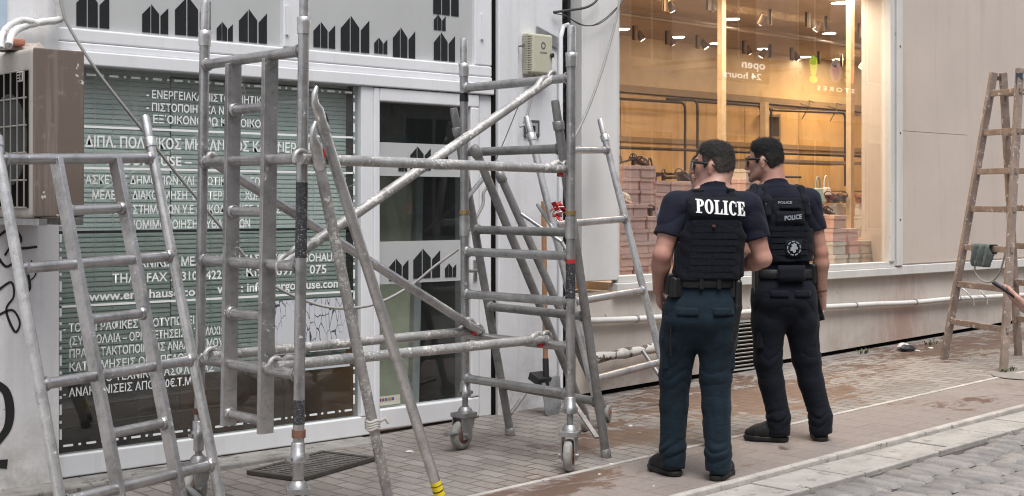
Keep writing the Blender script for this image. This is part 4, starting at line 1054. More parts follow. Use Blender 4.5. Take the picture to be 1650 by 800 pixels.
# right trestle pair: dark one against the tower, bright one leaning to the wall
A1, B1 = at(823, 702), at(977, 737)
tA1 = at(736, 205, Y=A1.y); tB1 = at(899, 195, Y=B1.y)
dk = trestle('dirty dark trestle frame leaning against the right end of the scaffold', A1, B1, tA1, tB1,
        [frac(B1, tB1, y) for y in (240, 375, 510, 648)], None, ('alu_dark', 'alu_dark'))
C1 = at(972, 692)
rd2 = Vector((.978, .211, .033)).normalized()
D1 = C1+rd2*.93
tC1 = solve_top(C1, 855, 215); tD1 = tC1+(D1-C1)
br = trestle('bright aluminium trestle frame between the scaffold and the left officer', C1, D1, tC1, tD1,
        [frac(D1, tD1, y) for y in (242, 353, 468, 583)], None, ('alu_clean', 'alu'))
for (a, b) in ((lerp(C1, tC1, .12), lerp(D1, tD1, .02)+Vector((-.15, 0, 0))), ):
    pass
MB().tube([at(1035, 565, Y=6.50), at(1078, 628, Y=6.30)], .014, 10).build('strut', M['galv'], br)
MB().tube([at(840, 345, Y=6.2), at(905, 345+45, Y=5.95)], .012, 10).build('strut', M['galv'], br)
MB().tube([at(866, 330, Y=6.5), at(914, 405, Y=6.1)], .012, 10).build('strut', M['galv'], br)
# two dark folding legs between them, with small castors
def fold_leg(lab, a, b, wheel):
    t_ = thing('folding_leg', lab, 'leg', tuple(b), 0); MB().tube([a, b], TR, 16).build('tube', M['alu_dark'], t_)
    d = (b-a).normalized(); MB().lathe(a-d*.03, d, [(0, .018), (.02, .032), (.07, .032), (.075, .026)], 14).build('joint', M['alu_dark'], t_)
    if wheel:
        c = b+Vector((0, 0, -.02)); c.z = zg(c.x)+.058; s_ = Vector((.45, -.89, 0))
        MB().lathe(c-s_*.016, s_, [(0, .046), (.006, .056), (.026, .056), (.032, .046)], 22).build('wheel', M['rubber'], t_)
        MB().lathe(c-s_*.019, s_, [(0, .02), (.038, .02)], 14).build('hub', M['red'], t_)
fold_leg('dark folding leg slanting from the scaffold corner clamp down to a small wheel', at(766, 242, Y=5.98), at(943, 668, Y=5.98), True)
fold_leg('second dark folding leg, slanting down beside the pillar to a dark wheel', at(806, 283, Y=6.35), at(979, 672, Y=6.10), True)
t_ = thing('scaffold_strut', 'thin flat strut crossing low between the two right trestle frames', 'strut', tuple(at(925, 655, Y=5.7)))
MB().bar(at(923, 648, Y=5.75), at(962, 706, Y=5.45), .028, .012).build('bar', M['galv'], t_)
t_ = thing('scaffold_strut', 'short strut crossing behind the corner post at the height of the upper rail', 'strut', tuple(at(760, 300, Y=6.2)))
MB().tube([at(748, 325, Y=6.17), at(780, 286, Y=6.3)], .014, 10).build('bar', M['galv'], t_)
t_ = thing('scaffold_strut', 'dark strut rising from the dark trestle foot toward the pillar', 'strut', tuple(at(822, 668, Y=6.3)))
MB().tube([at(822, 668, Y=6.28), at(848, 632, Y=6.45)], .013, 10).build('bar', M['alu_dark'], t_)
t_ = thing('knotted_tape', 'red and white tape knotted on the bright trestle tube', 'tape', tuple(at(896, 335, Y=6.15)))
p = at(897, 338, Y=6.15); rr = random.Random(9)
for mt, n in ((M['red'], 9), (M['white_vinyl'], 4)):
    m = MB()
    for k in range(n):
        q = p+Vector((rr.uniform(-.03, .03), rr.uniform(-.03, .03), rr.uniform(-.06, .06))); e = Vector((rr.uniform(-1, 1), rr.uniform(-1, 1), rr.uniform(-1, 1))).normalized(); f_ = e.cross(Vector((0, .4, 1))).normalized()
        m.obox(q, e*.030, f_*.016, e.cross(f_)*.002)
    m.build('ribbon', mt, t_)

# ------------------------------------------------------------------ air conditioner on the wall, pipes
ac = thing('air_conditioner', 'dirty old air conditioner with brown stained side, left of the lettered window', 'air conditioner', (2.9, 6.5, 1.39))
a0 = at(52, 73, Y=6.33); a1 = at(136, 350, Y=6.33)
X0, X1, ZT, ZB = a0.x, a1.x, 2.195, 1.375
acm = wall_mat('beige_enamel', (.44, .415, .375), (.17, .14, .115), .8, 0, ((.62, .60, .57), .72), .1)
side = wall_mat('brown_stained_sheet', (.175, .135, .115), (.33, .285, .255), 1.0, 0, ((.60, .58, .55), .685), .15)
m = MB(); m.box((X0+.004, 6.345, ZB), (X1-.004, 6.88, ZT)); m.build('casing', acm, ac, .025, 4)
m = MB(); m.box((X0+.008, 6.33, ZB+.005), (X1, 6.344, ZT-.004)); m.build('side_panel', side, ac, .012, 3)
m = MB(); m.box((X0-.002, 6.38, ZB+.05), (X0+.006, 6.85, ZT-.11)); m.build('grille_opening', M['dark'], ac)
m = MB()
for i in range(6): z = ZB+.05+i*(ZT-ZB-.16)/5; m.tube([(X0-.014, 6.37, z), (X0-.014, 6.855, z)], .0048, 7)
for i in range(7): y = 6.38+i*.078; m.tube([(X0-.019, y, ZB+.05), (X0-.019, y, ZT-.11)], .0042, 7)
m.build('grille', pmat('grimy_grille_wire', (.23, .22, .20), .6), ac)
m = MB(); m.lathe((X0-.001, 6.61, (ZB+ZT)/2-.03), (-1, 0, 0), [(0, .23), (.004, .22)], 30); m.build('fan', M['black'], ac)
m = MB(); m.box((X0-.026, 6.385, ZT-.165), (X0-.012, 6.445, ZT-.115)); bd = m.build('badge', pmat('grey_badge', (.42, .40, .38), .5), ac, .003)
m = MB()
for k in range(3): m.box((X0-.0275, 6.418, ZT-.158+k*.014), (X0-.0265, 6.440, ZT-.150+k*.014))
m.box((X0-.0275, 6.390, ZT-.158), (X0-.0265, 6.396, ZT-.122)); m.box((X0-.0275, 6.404, ZT-.158), (X0-.0265, 6.410, ZT-.122)); m.box((X0-.0276, 6.396, ZT-.143), (X0-.0266, 6.404, ZT-.137)); m.build('badge_mark', M['dark'], bd)
m = MB(); m.box((X0+.02, 6.3, ZB-.035), (X0+.06, 6.84, ZB-.003)); m.box((X1-.06, 6.3, ZB-.035), (X1-.02, 6.84, ZB-.003)); m.build('bracket', M['galv'], ac)
pw = pmat('white_wrapped_pipe', (.66, .66, .65), .7, 0, .12, 20, .4, 30, ((.42, .40, .37), 18, .60))
def wrapped(lab, pts, r):
    P = [Vector(p) for p in pts]; Q = []
    for i in range(len(P)-1):
        for k in range(6):
            t__ = k/6; p0_, p1_, p2_, p3_ = P[max(i-1, 0)], P[i], P[i+1], P[min(i+2, len(P)-1)]
            Q.append(0.5*((2*p1_)+(p2_-p0_)*t__+(2*p0_-5*p1_+4*p2_-p3_)*t__**2+(3*p1_-p0_-3*p2_+p3_)*t__**3))
    Q.append(P[-1])
    rs = [r*(1+.08*math.sin(i*2.1)) for i in range(len(Q))]
    tag(MB().tube(Q, rs, 10).build('wrapped_pipe', pw, None, loc=tuple(P[0])), lab, 'pipe')
ky = 6.78
wrapped('white wrapped pipe arching from the air conditioner to the window corner, thick lower one', [at(14, 74, Y=6.5), at(20, 55, Y=6.6), at(36, 44, Y=ky), at(66, 36, Y=ky), at(95, 32, Y=ky), at(97, 18, Y=ky), at(91, -10, Y=ky), at(90, -60, Y=ky)], .019)
wrapped('thin white wrapped pipe arching over the air conditioner to the left', [at(2, 78, Y=6.45), at(3, 58, Y=6.5), at(14, 42, Y=6.7), at(34, 33, Y=ky), at(50, 34, Y=ky), at(60, 38, Y=ky)], .015)
t_ = thing('rubble_cap', 'crumbled mortar lump lying on top of the air conditioner', 'rubble', tuple(at(34, 68, Y=6.62)))
m = MB(); c = at(36, 70, Y=6.62); rr = random.Random(3)
V = [(c.x+.15*math.cos(q)*rr.uniform(.8, 1.1), c.y+.08*math.sin(q), 2.195) for q in np.linspace(0, 5.8, 12)]; V2 = [(c.x+(x-c.x)*.55+.02, c.y+(y-c.y)*.6, 2.195+rr.uniform(.03, .06)) for x, y, z in V]
m.add(V+V2, [tuple(range(12, 24))]+[(i, (i+1) % 12, 12+(i+1) % 12, 12+i) for i in range(12)]); m.build('lump', pmat('mortar', (.42, .36, .32), .9, 0, .3, 20, .5), t_)
MB().obox(at(28, 69, Y=6.55), (.03, 0, 0), (0, .03, 0), (0, 0, .018)).build('brick_chip', pmat('red_brick_chip', (.42, .17, .11), .9), t_, .01)
# metal strip beside the pipe
o = MB().box((2.77, 6.825, 2.30), (2.83, 6.838, 4.2)).build('wall_strip', pmat('pale_blue_strip', (.45, .55, .66), .5), None, .003, loc=(2.8, 6.83, 2.3)); tag(o, 'pale blue metal strip on the wall above the air conditioner', 'strip')

# ------------------------------------------------------------------ junction box, cables, socket on the pillar
bx = thing('junction_box', 'beige telephone junction box with round emblem on the pillar', 'junction box', (6.5, 6.8, 2.3))
a, b_ = at(858, 57, Y=6.76), at(889, 118, Y=6.76)
xl, xr, zt, zb = a.x, b_.x+.012, a.z+.02, b_.z-.015
bc = pmat('beige_enamelled_box', (.50, .485, .38), .5, 0, .06, 5, .03, 40, ((.34, .31, .24), 16, .66))
m = MB(); m.box((xl-.004, 6.80, zb), (xr, 6.858, zt)); m.build('back_box', bc, bx, .008)
m = MB(); m.box((xl, 6.755, zb+.004), (xr-.004, 6.80, zt-.006)); m.build('lid', bc, bx, .014, 3)
m = MB()
for i in range(16): z = zb+.02+i*(zt-zb-.04)/15; m.box((xl-.006, 6.765, z-.0035), (xl+.006, 6.852, z+.0035))
m.build('ribs', bc, bx)
cx_ = (xl+xr)/2; cz_ = zb+(zt-zb)*.70
m = MB(); 
for k in range(24):
    q0, q1 = 2*math.pi*k/24, 2*math.pi*(k+1)/24
    m.add([(cx_+math.cos(q)*r_, 6.7535, cz_+math.sin(q)*r_*1.15) for q in (q0, q1) for r_ in (.013, .022)], [(0, 1, 3, 2)])
m.build('emblem', pmat('grey_print', (.13, .13, .12), .6), bx)
m = MB(); m.box((cx_-.032, 6.7533, cz_-.052), (cx_+.034, 6.7540, cz_-.043)); m.build('printed_line', pmat('grey_print2', (.22, .21, .18), .6), bx)
MB().lathe((xr-.02, 6.752, zb+.135), (0, -1, 0), [(0, .016), (.012, .016), (.014, .012)], 16).build('lock', M['black'], bx)
sk = thing('wall_socket', 'dark grey square socket plate on the pillar behind the bright trestle tube', 'socket', tuple(at(857, 207, Y=6.85)))
a, b_ = at(845, 193, Y=6.85), at(869, 222, Y=6.85)
MB().box((a.x, 6.845, b_.z), (b_.x, 6.859, a.z)).build('plate', pmat('dark_plate', (.08, .085, .09), .5), sk, .004)
MB().box((a.x+.022, 6.842, b_.z+.022), (b_.x-.022, 6.846, a.z-.022)).build('insert', pmat('mid_grey_insert', (.32, .33, .34), .5), sk, .003)
MB().box((a.x+.045, 6.840, b_.z+.04), (b_.x-.045, 6.843, a.z-.04)).build('slot', M['black'], sk, .003)
p = at(836, 75, Y=6.85); tag(MB().lathe((p.x, 6.86, p.z), (0, -1, 0), [(0, .006), (.05, .006), (.052, .013), (.062, .013)], 10).build('wall_bolt', M['galv'], None, loc=tuple(p)), 'small rusty bolt sticking out of the pillar left of the junction box', 'bolt')

cab_m = pmat('grey_cable', (.30, .29, .28), .6); cab_d = pmat('dark_cable', (.05, .05, .05), .6)
def cable(lab, pts, r, mat, name='cable'):
    P = pts; Q = []
    for i in range(len(P)-1):
        for k in range(8):
            t__ = k/8; p0_, p1_, p2_, p3_ = P[max(i-1, 0)], P[i], P[i+1], P[min(i+2, len(P)-1)]
            Q.append(0.5*((2*p1_)+(p2_-p0_)*t__+(2*p0_-5*p1_+4*p2_-p3_)*t__**2+(3*p1_-p0_-3*p2_+p3_)*t__**3))
    Q.append(P[-1]); tag(MB().tube(Q, r, 8).build(name, mat, None, loc=tuple(P[0])), lab, 'cable')
cable('grey cable sagging past the lettered window from above the air conditioner',
      [at(92, -40, Y=6.72), at(99, 8, Y=6.70), at(112, 45, Y=6.68), at(160, 120, Y=6.62), at(222, 200, Y=6.60), at(270, 262, Y=6.62), at(330, 335, Y=6.62), at(372, 385, Y=6.60), at(430, 452, Y=6.55), at(490, 484, Y=6.5), at(545, 497, Y=6.42), at(605, 490, Y=6.36), at(660, 462, Y=6.3), at(700, 430, Y=6.22), at(738, 402, Y=6.16)], .0085, cab_m)
cable('grey cable hanging straight across the white board beside the shop window',
      [at(1004, -30, Y=6.72), at(995, 20, Y=6.70), at(985, 62, Y=6.68), at(968, 120, Y=6.65), at(945, 182, Y=6.62), at(916, 240, Y=6.60), at(905, 262, Y=6.60)], .009, cab_m)
cable('black cable looping from the conduit to the upper right of the pillar', [at(892, 20, Y=6.83), at(915, 17, Y=6.80), at(945, 12, Y=6.78), at(962, 0, Y=6.78), at(968, -20, Y=6.78)], .009, cab_d)
cable('thin black wire sagging from the conduit to the shop window corner', [at(892, 22, Y=6.83), at(912, 26, Y=6.80), at(935, 40, Y=6.79), at(962, 40, Y=6.79), at(985, 24, Y=6.79), at(1010, -5, Y=6.79)], .004, cab_d)
cable('second thin wire crossing the first beside the white board', [at(905, 20, Y=6.83), at(925, 34, Y=6.80), at(950, 42, Y=6.79), at(975, 30, Y=6.79), at(1000, 6, Y=6.79)], .0035, cab_d)
cable('short grey flex dangling from the junction box', [at(862, 118, Y=6.82), at(858, 150, Y=6.82), at(850, 185, Y=6.82), at(846, 200, Y=6.8), at(838, 205, Y=6.8)], .007, cab_m)
cable('thin wire stretched from the clamp brace down to the folding leg', [at(835, 172, Y=5.6), at(800, 255, Y=6.3), at(788, 262, Y=6.35)], .003, cab_m)
cable('curled grey hose end behind the corner post', [at(786, 300, Y=6.35), at(779, 312, Y=6.35), at(778, 330, Y=6.33), at(768, 350, Y=6.3), at(757, 372, Y=6.3)], .010, cab_m)

# ------------------------------------------------------------------ shovel against the pillar
t_ = thing('shovel', 'shovel with wooden handle leaning on the pillar behind the scaffold', 'shovel', tuple(at(885, 672, Y=6.62)))
MB().tube([at(876, 325, Y=6.74), at(879, 585, Y=6.66)], .018, 12).build('handle', pmat('worn_orange_wood', (.34, .18, .09), .6, 0, .2, 14), t_)
MB().tube([at(879, 578, Y=6.66), at(881, 640, Y=6.63)], .022, 12).build('socket', M['black'], t_)
bl = [at(872, 612, Y=6.64), at(902, 606, Y=6.64), at(905, 650, Y=6.58), at(896, 684, Y=6.55), at(880, 668, Y=6.56)]
m = MB(); m.add([tuple(q) for q in bl]+[tuple(q+Vector((.004, .012, .004))) for q in bl], [(0, 1, 2, 3, 4), (9, 8, 7, 6, 5)]+[(i, i+5, (i+1) % 5+5, (i+1) % 5) for i in range(5)])
m.build('blade', M['galv'], t_)
# dustpan-like dark scoop at the pillar foot
o = MB(); c = at(870, 610, Y=6.68); o.obox(c, (.06, 0, 0), (0, .05, .02), (0, -.01, .025)); tag(o.build('scoop', M['black'], None, .006, loc=tuple(c)), 'small dark scoop resting at the foot of the pillar', 'scoop')

# ------------------------------------------------------------------ drain grate
dg_ = thing('drain_grate', 'dark slotted iron drain grate half lifted in the pavement', 'drain grate', (4.37, 6.39, zg(4.37)))
ga, gb, gd = at(397, 766), at(482, 780), at(520, 733)
e1, e2 = (gd-ga), (gb-ga); Lx, Ly = e1.length, .40; e1.normalize(); e2 = (e2-e1*e2.dot(e1)).normalized(); up = e1.cross(e2); up = up if up.z > 0 else -up
o_ = ga+up*.014
m = MB()
fr_ = .03
m.obox(o_+e1*Lx/2+e2*fr_/2, e1*Lx/2, e2*fr_/2, up*.012); m.obox(o_+e1*Lx/2+e2*(Ly-fr_/2), e1*Lx/2, e2*fr_/2, up*.012); m.obox(o_+e2*Ly/2+e1*fr_/2, e1*fr_/2, e2*(Ly/2-fr_), up*.0118); m.obox(o_+e2*Ly/2+e1*(Lx-fr_/2), e1*fr_/2, e2*(Ly/2-fr_), up*.0118)
m.build('frame', pmat('dark_iron', (.075, .068, .062), .6, .3, .3, 20), dg_, .003)
m = MB(); n = 15
for i in range(n): q = fr_+(Lx-2*fr_)*(i+.5)/n; m.obox(o_+e1*q+e2*Ly/2-up*.001, e1*.010, e2*(Ly/2-fr_), up*.008)
for s_ in (.33, .66): m.obox(o_+e1*Lx/2+e2*(Ly*s_)-up*.0015, e1*(Lx/2-fr_), e2*.008, up*.0075)
m.build('bars', pmat('dark_iron_bars', (.14, .13, .12), .7, .1, .3, 20), dg_)
m = MB(); m.add([o_+e1*.005+e2*.005-up*.012, o_+e1*(Lx-.005)+e2*.005-up*.012, o_+e1*(Lx-.005)+e2*(Ly-.005)-up*.012, o_+e1*.005+e2*(Ly-.005)-up*.012], [(0, 1, 2, 3)]); m.build('pit_shade', M['dark'], dg_)  # flat near-black sheet under the bars paints the darkness of the hole

# ------------------------------------------------------------------ wooden step ladder
wl = thing('wooden_stepladder', 'tall worn wooden double stepladder spattered with paint, by the beige wall', 'stepladder', (10.75, 5.5, zg(10.75)))
wood = pmat('worn_paint_spattered_wood', (.245, .19, .16), .75, 0, .3, 7, .3, 40, ((.55, .50, .46), 22, .60))
Af, Bf, Cf = at(1521, 579), at(1617, 599), at(1641, 573)
Df = Cf+(Bf-Af); Df.z = zg(Df.x)
Mt = (Af+Bf+Cf+Df)/4; rdir = (Bf-Af).normalized(); rdir.z = 0; rdir.normalize(); sdir = Vector((Cf.x-Af.x, Cf.y-Af.y, 0)).normalized()
zt_ = 2.53
At = Vector((Mt.x, Mt.y, zt_))-rdir*.175-sdir*.045; Bt = At+rdir*.35; Ct = At+sdir*.09; Dt = Bt+sdir*.09
for a, b in ((Af, At), (Bf, Bt), (Cf, Ct), (Df, Dt)): MB().bar(a, b+(b-a).normalized()*.02, .062, .038, tuple(rdir)).build('stile', wood, wl, .005)
def wf_(a, b, py):
    return frac(a, b, py)
for py in (152, 215, 277, 337, 398, 458, 518):
    f = wf_(Af, At, py)
    a, b = lerp(Af, At, f), lerp(Bf, Bt, f); MB().bar(a-rdir*.03, b+rdir*.03, .022, .05).build('rung', wood, wl, .004)
    a, b = lerp(Cf, Ct, f), lerp(Df, Dt, f); MB().bar(a-rdir*.03, b+rdir*.03, .022, .05).build('rung', wood, wl, .004)
for a in (At, Bt):
    MB().obox(a+sdir*.045-Vector((0, 0, .03)), sdir*.075, rdir*.004, Vector((0, 0, .018))).build('hinge', pmat('dark_hinge', (.10, .08, .07), .6, .4), wl)
# dark plate near the top right stile
MB().obox(Bt-Vector((0, 0, .10))+rdir*.024-sdir*.02, rdir*.002, sdir*.03, Vector((0, 0, .08))).build('plate', pmat('blue_black_plate', (.05, .06, .08), .5, 0, .5, 60), wl)
# grey rag over the rung
f = wf_(Af, At, 398); a, b = lerp(Af, At, f), lerp(Bf, Bt, f)
rg = thing('rag', 'grey green cloth with a strap hung over a rung of the wooden stepladder', 'cloth', tuple(lerp(a, b, .5)))
m = MB(); nU, nV = 16, 18; V = []
for j in range(nV+1):
    t__ = j/nV; s_ = (t__-.42)*.36                       # length along the cloth, hanging on both sides of the rung
    for i in range(nU+1):
        u = i/nU; w = .30+.38*u*(1-.25*abs(s_))
        base = lerp(a, b, w)
        if abs(s_) < .03: off = Vector((0, 0, .031)); y = s_*.9
        else: off = Vector((0, 0, .028-(abs(s_)-.03)*(1.0 if s_ > 0 else .85+.25*math.sin(u*5)))); y = math.copysign(.024, s_)
        fold = .022*math.sin(u*15+14*s_)*min(1, abs(s_)*12)+.010*math.sin(u*37+s_*45)
        V.append(base+off+sdir*(-y+(-fold if s_ > 0 else fold)-(.012 if s_ > 0 else 0))+rdir*(.02*math.sin(s_*20)*abs(s_)*3))
Fc = [(j*(nU+1)+i, j*(nU+1)+i+1, (j+1)*(nU+1)+i+1, (j+1)*(nU+1)+i) for j in range(nV) for i in range(nU)]
m.add(V, Fc, True); o = m.build('cloth', pmat('grey_green_cloth', (.115, .145, .15), .9, 0, .2, 20, .3, 60), rg); sd = o.modifiers.new('thick', 'SOLIDIFY'); sd.thickness = .006
p0_ = lerp(a, b, .34); p1_ = lerp(a, b, .97)
SP = [p0_+Vector((0, 0, -.1))-sdir*.03, p0_+Vector((0, 0, -.19))-sdir*.035, lerp(p0_, p1_, .25)+Vector((0, 0, -.26))-sdir*.04, lerp(p0_, p1_, .55)+Vector((0, 0, -.27))-sdir*.04, lerp(p0_, p1_, .8)+Vector((0, 0, -.20))-sdir*.035, lerp(p0_, p1_, .93)+Vector((0, 0, -.1))-sdir*.03, p1_+Vector((0, 0, -.01))-sdir*.03]
SQ = [0.5*((2*SP[k])+(SP[k+1]-SP[max(k-1, 0)])*q+(2*SP[max(k-1, 0)]-5*SP[k]+4*SP[k+1]-SP[min(k+2, 6)])*q*q+(3*SP[k]-SP[max(k-1, 0)]-3*SP[k+1]+SP[min(k+2, 6)])*q**3) for k in range(6) for q in (0, .25, .5, .75)]+[SP[-1]]
MB().tube(SQ, .008, 8).build('strap', pmat('pale_strap', (.30, .30, .28), .9), rg)

# ------------------------------------------------------------------ debris and weeds at the wall
rr = random.Random(12)
def chunk(name, lab, cat, p, s, mat, flat=.5):
    m = MB(); n = 9; V = []; 
    for k, (zf, rf) in enumerate(((0, .9), (.45, 1.0), (1.0, .55))):
        for i in range(n): q = 2*math.pi*i/n; r_ = s*rf*rr.uniform(.7, 1.15); V.append((p.x+r_*math.cos(q), p.y+r_*math.sin(q)*.7, p.z+s*flat*zf*rr.uniform(.8, 1.1)))
    F_ = [tuple(range(2*n, 3*n))]+[(k*n+i, k*n+(i+1) % n, (k+1)*n+(i+1) % n, (k+1)*n+i) for k in range(2) for i in range(n)]
    m.add(V, F_); tag(m.build(name, mat, None, .004, loc=tuple(p)), lab, cat)
mw = pmat('white_plaster_crumb', (.62, .60, .57), .9); 
chunk('plaster_lump', 'pale plaster lump lying on rubbish at the foot of the beige wall', 'rubble', at(1455, 562, Y=6.62)+Vector((0, 0, 0)), .085, mw, .6)
chunk('rubbish_bag', 'black crumpled rubbish at the foot of the beige wall under the red stain', 'rubbish', at(1462, 566), .10, M['black'], .55)
for i, (px, py, s, lab) in enumerate(((1500, 562, .035, 'small pale chip right of the black rubbish'), (1016, 687, .022, 'small pale chip on wet bricks left of the officers'), (1031, 698, .018, 'tiny brown chip near the left officer shoe'), (986, 749, .022, 'white chip on the bricks right of the front castor'), (966, 765, .014, 'tiny white chip on the pale strip'),
                                        (1053, 784, .010, 'tiny white crumb nearest the left officer toe'), (660, 729, .03, 'flat white splash chip under the rear castor'), (1478, 566, .03, 'pale chip touching the black rubbish'))):
    chunk('debris_chip', lab, 'debris', at(px, py), s, mw if i != 2 else c_orange, .35)
def weed(px, py, n, h, lab):
    p = at(px, py); m = MB()
    for k in range(n):
        q = rr.uniform(0, 6.28); b0 = p+Vector((rr.uniform(-.08, .08), rr.uniform(-.02, .02), 0)); tip = b0+Vector((math.cos(q)*h*.6, math.sin(q)*h*.4, h*rr.uniform(.4, 1))); sd_ = Vector((-math.sin(q), math.cos(q), 0))*.008
        mid = lerp(b0, tip, .55)+Vector((0, 0, h*.12)); m.add([b0-sd_*.4, b0+sd_*.4, mid+sd_, mid-sd_, tip], [(0, 1, 2, 3), (3, 2, 4)])
    tag(m.build('weed', pmat('weed_green', (.10, .11, .06), .8, 0, .3, 30), None, loc=tuple(p)), lab, 'weed')
weed(1393, 570, 16, .05, 'small green weed growing at the wall base'); weed(1625, 599, 22, .04, 'low green weed at the foot of the wooden stepladder'); weed(1500, 556, 18, .06, 'dry weed by the rubbish at the wall base')
o = MB(); p = at(1652, 606); o.lathe((p.x, p.y, p.z+.001), (0, 0, 1), [(0, .25), (.004, .248), (.005, .235)], 28); tag(o.build('manhole_cover', pmat('dark_cover', (.23, .215, .20), .8, 0, .3, 12), None, loc=tuple(p)), 'dark round cover in the pavement at the right edge', 'manhole cover')
# ------------------------------------------------------------------ people: bodies and clothes grown from smooth distance fields
class Field:
    """A smooth signed-distance volume that is turned into one continuous surface."""
    def __init__(s, lo, hi, h):
        s.lo = np.array(lo, float); s.h = h; n = np.ceil((np.array(hi)-s.lo)/h).astype(int)+1; s.n = n
        s.ax = [s.lo[i]+h*np.arange(n[i]) for i in range(3)]; s.f = np.full(n, 1.0, np.float32)
    def _win(s, lo, hi):
        sl = []
        for i in range(3):
            a = max(0, int((lo[i]-s.lo[i])/s.h)-1); b = min(s.n[i], int((hi[i]-s.lo[i])/s.h)+2); sl.append(slice(a, max(a, b)))
        return tuple(sl), s.ax[0][sl[0]][:, None, None], s.ax[1][sl[1]][None, :, None], s.ax[2][sl[2]][None, None, :]
    def _put(s, sl, d, k, cut=False):
        g = s.f[sl]
        if cut: d = -d; s.f[sl] = np.maximum(g, d) if k <= 0 else -s._sm(-g, -d, k)
        else: s.f[sl] = s._sm(g, d, k)
    @staticmethod
    def _sm(a, b, k):
        if k <= 0: return np.minimum(a, b)
        h = np.clip(.5+.5*(a-b)/k, 0, 1); return a*(1-h)+b*h-k*h*(1-h)
    def cone(s, a, b, ra, rb, k=.02, cut=False, clip=None, sq=None):
        a, b = np.array(a, float), np.array(b, float); m = max(ra, rb)+k+2*s.h
        sl, X, Y, Z = s._win(np.minimum(a, b)-m, np.maximum(a, b)+m); d = b-a; L2 = max(d@d, 1e-9)
        t = np.clip(((X-a[0])*d[0]+(Y-a[1])*d[1]+(Z-a[2])*d[2])/L2, 0, 1)
        q = np.sqrt((X-a[0]-t*d[0])**2+(Y-a[1]-t*d[1])**2+(Z-a[2]-t*d[2])**2)-(ra+(rb-ra)*t)
        if clip is not None:
            c, nrm = np.array(clip[0]), np.array(clip[1])/np.linalg.norm(clip[1]); q = np.maximum(q, (X-c[0])*nrm[0]+(Y-c[1])*nrm[1]+(Z-c[2])*nrm[2])
        s._put(sl, q, k, cut); return s
    def chain(s, pts, rs, k=.02, cut=False):
        for i in range(len(pts)-1): s.cone(pts[i], pts[i+1], rs[i], rs[i+1], k, cut)
        return s
    def ell(s, c, r, k=.02, rot=None, cut=False):
        c = np.array(c, float); r = np.array(r, float); m = r.max()+k+2*s.h; sl, X, Y, Z = s._win(c-m, c+m)
        dx, dy, dz = X-c[0], Y-c[1], Z-c[2]
        if rot is not None:
            Rm = np.array(rot); dx, dy, dz = (Rm[0][0]*dx+Rm[1][0]*dy+Rm[2][0]*dz, Rm[0][1]*dx+Rm[1][1]*dy+Rm[2][1]*dz, Rm[0][2]*dx+Rm[1][2]*dy+Rm[2][2]*dz)
        q = np.sqrt((dx/r[0])**2+(dy/r[1])**2+(dz/r[2])**2); g = np.sqrt((dx/r[0]**2)**2+(dy/r[1]**2)**2+(dz/r[2]**2)**2)+1e-6
        s._put(sl, q*(q-1)/g, k, cut); return s
    def box(s, c, hsz, rad, k=.01, yaw=0.0, cut=False):
        c = np.array(c, float); hsz = np.array(hsz, float); m = np.linalg.norm(hsz)+rad+k+2*s.h; sl, X, Y, Z = s._win(c-m, c+m)
        ca, sa = math.cos(yaw), math.sin(yaw); dx = (X-c[0])*ca+(Y-c[1])*sa; dy = -(X-c[0])*sa+(Y-c[1])*ca; dz = Z-c[2]+0*dx
        qx, qy, qz = np.abs(dx)-hsz[0], np.abs(dy)-hsz[1], np.abs(dz)-hsz[2]
        q = np.sqrt(np.maximum(qx, 0)**2+np.maximum(qy, 0)**2+np.maximum(qz, 0)**2)+np.minimum(np.maximum(qx, np.maximum(qy, qz)), 0)-rad
        s._put(sl, q, k, cut); return s
    def loft(s, secs, k=.02, n=2.4, grow=0.0, cut=False, z0=None, z1=None):
        S = np.array(secs, float); m = S[:, 3:5].max()+grow+k+2*s.h
        zl, zh = (S[0, 0] if z0 is None else z0), (S[-1, 0] if z1 is None else z1)
        sl, X, Y, Z = s._win((S[:, 1].min()-m, S[:, 2].min()-m, zl-k-2*s.h), (S[:, 1].max()+m, S[:, 2].max()+m, zh+k+2*s.h))
        z = Z.ravel(); I = [smooth_interp(z, S[:, 0], S[:, i])[None, None, :] for i in range(1, 5)]
        a, b = I[2]+grow, I[3]+grow
        u, v = np.abs(X-I[0])/a, np.abs(Y-I[1])/b; q = (u**n+v**n)**(1/n)
        g = np.sqrt((u**(n-1)/a)**2+(v**(n-1)/b)**2)/np.maximum(q, 1e-4)**(n-1)+1e-6
        d = (q-1)/g; d = np.clip(d, -.2, .4)
        d = np.maximum(d, np.maximum(zl-Z, Z-zh)+0*d)
        s._put(sl, d, k, cut); return s
    def keep(s, fn):
        X, Y, Z = s.ax[0][:, None, None], s.ax[1][None, :, None], s.ax[2][None, None, :]; s.f = np.maximum(s.f, fn(X, Y, Z).astype(np.float32)); return s
    def ruffle(s, fn):
        X, Y, Z = s.ax[0][:, None, None], s.ax[1][None, :, None], s.ax[2][None, None, :]; s.f = s.f+fn(X, Y, Z).astype(np.float32); return s
    def surface(s):
        f = s.f; ins = f < 0
        c8 = [ins[i:s.n[0]-1+i, j:s.n[1]-1+j, k:s.n[2]-1+k] for i in (0, 1) for j in (0, 1) for k in (0, 1)]
        al = np.logical_and.reduce(c8); an = np.logical_or.reduce(c8); act = an & ~al
        idx = np.argwhere(act); ids = np.full(act.shape, -1, np.int64); ids[act] = np.arange(len(idx))
        cor = np.array([(i, j, k) for i in (0, 1) for j in (0, 1) for k in (0, 1)])
        val = np.stack([f[idx[:, 0]+c[0], idx[:, 1]+c[1], idx[:, 2]+c[2]] for c in cor], 1)
        acc = np.zeros((len(idx), 3)); cnt = np.zeros(len(idx))
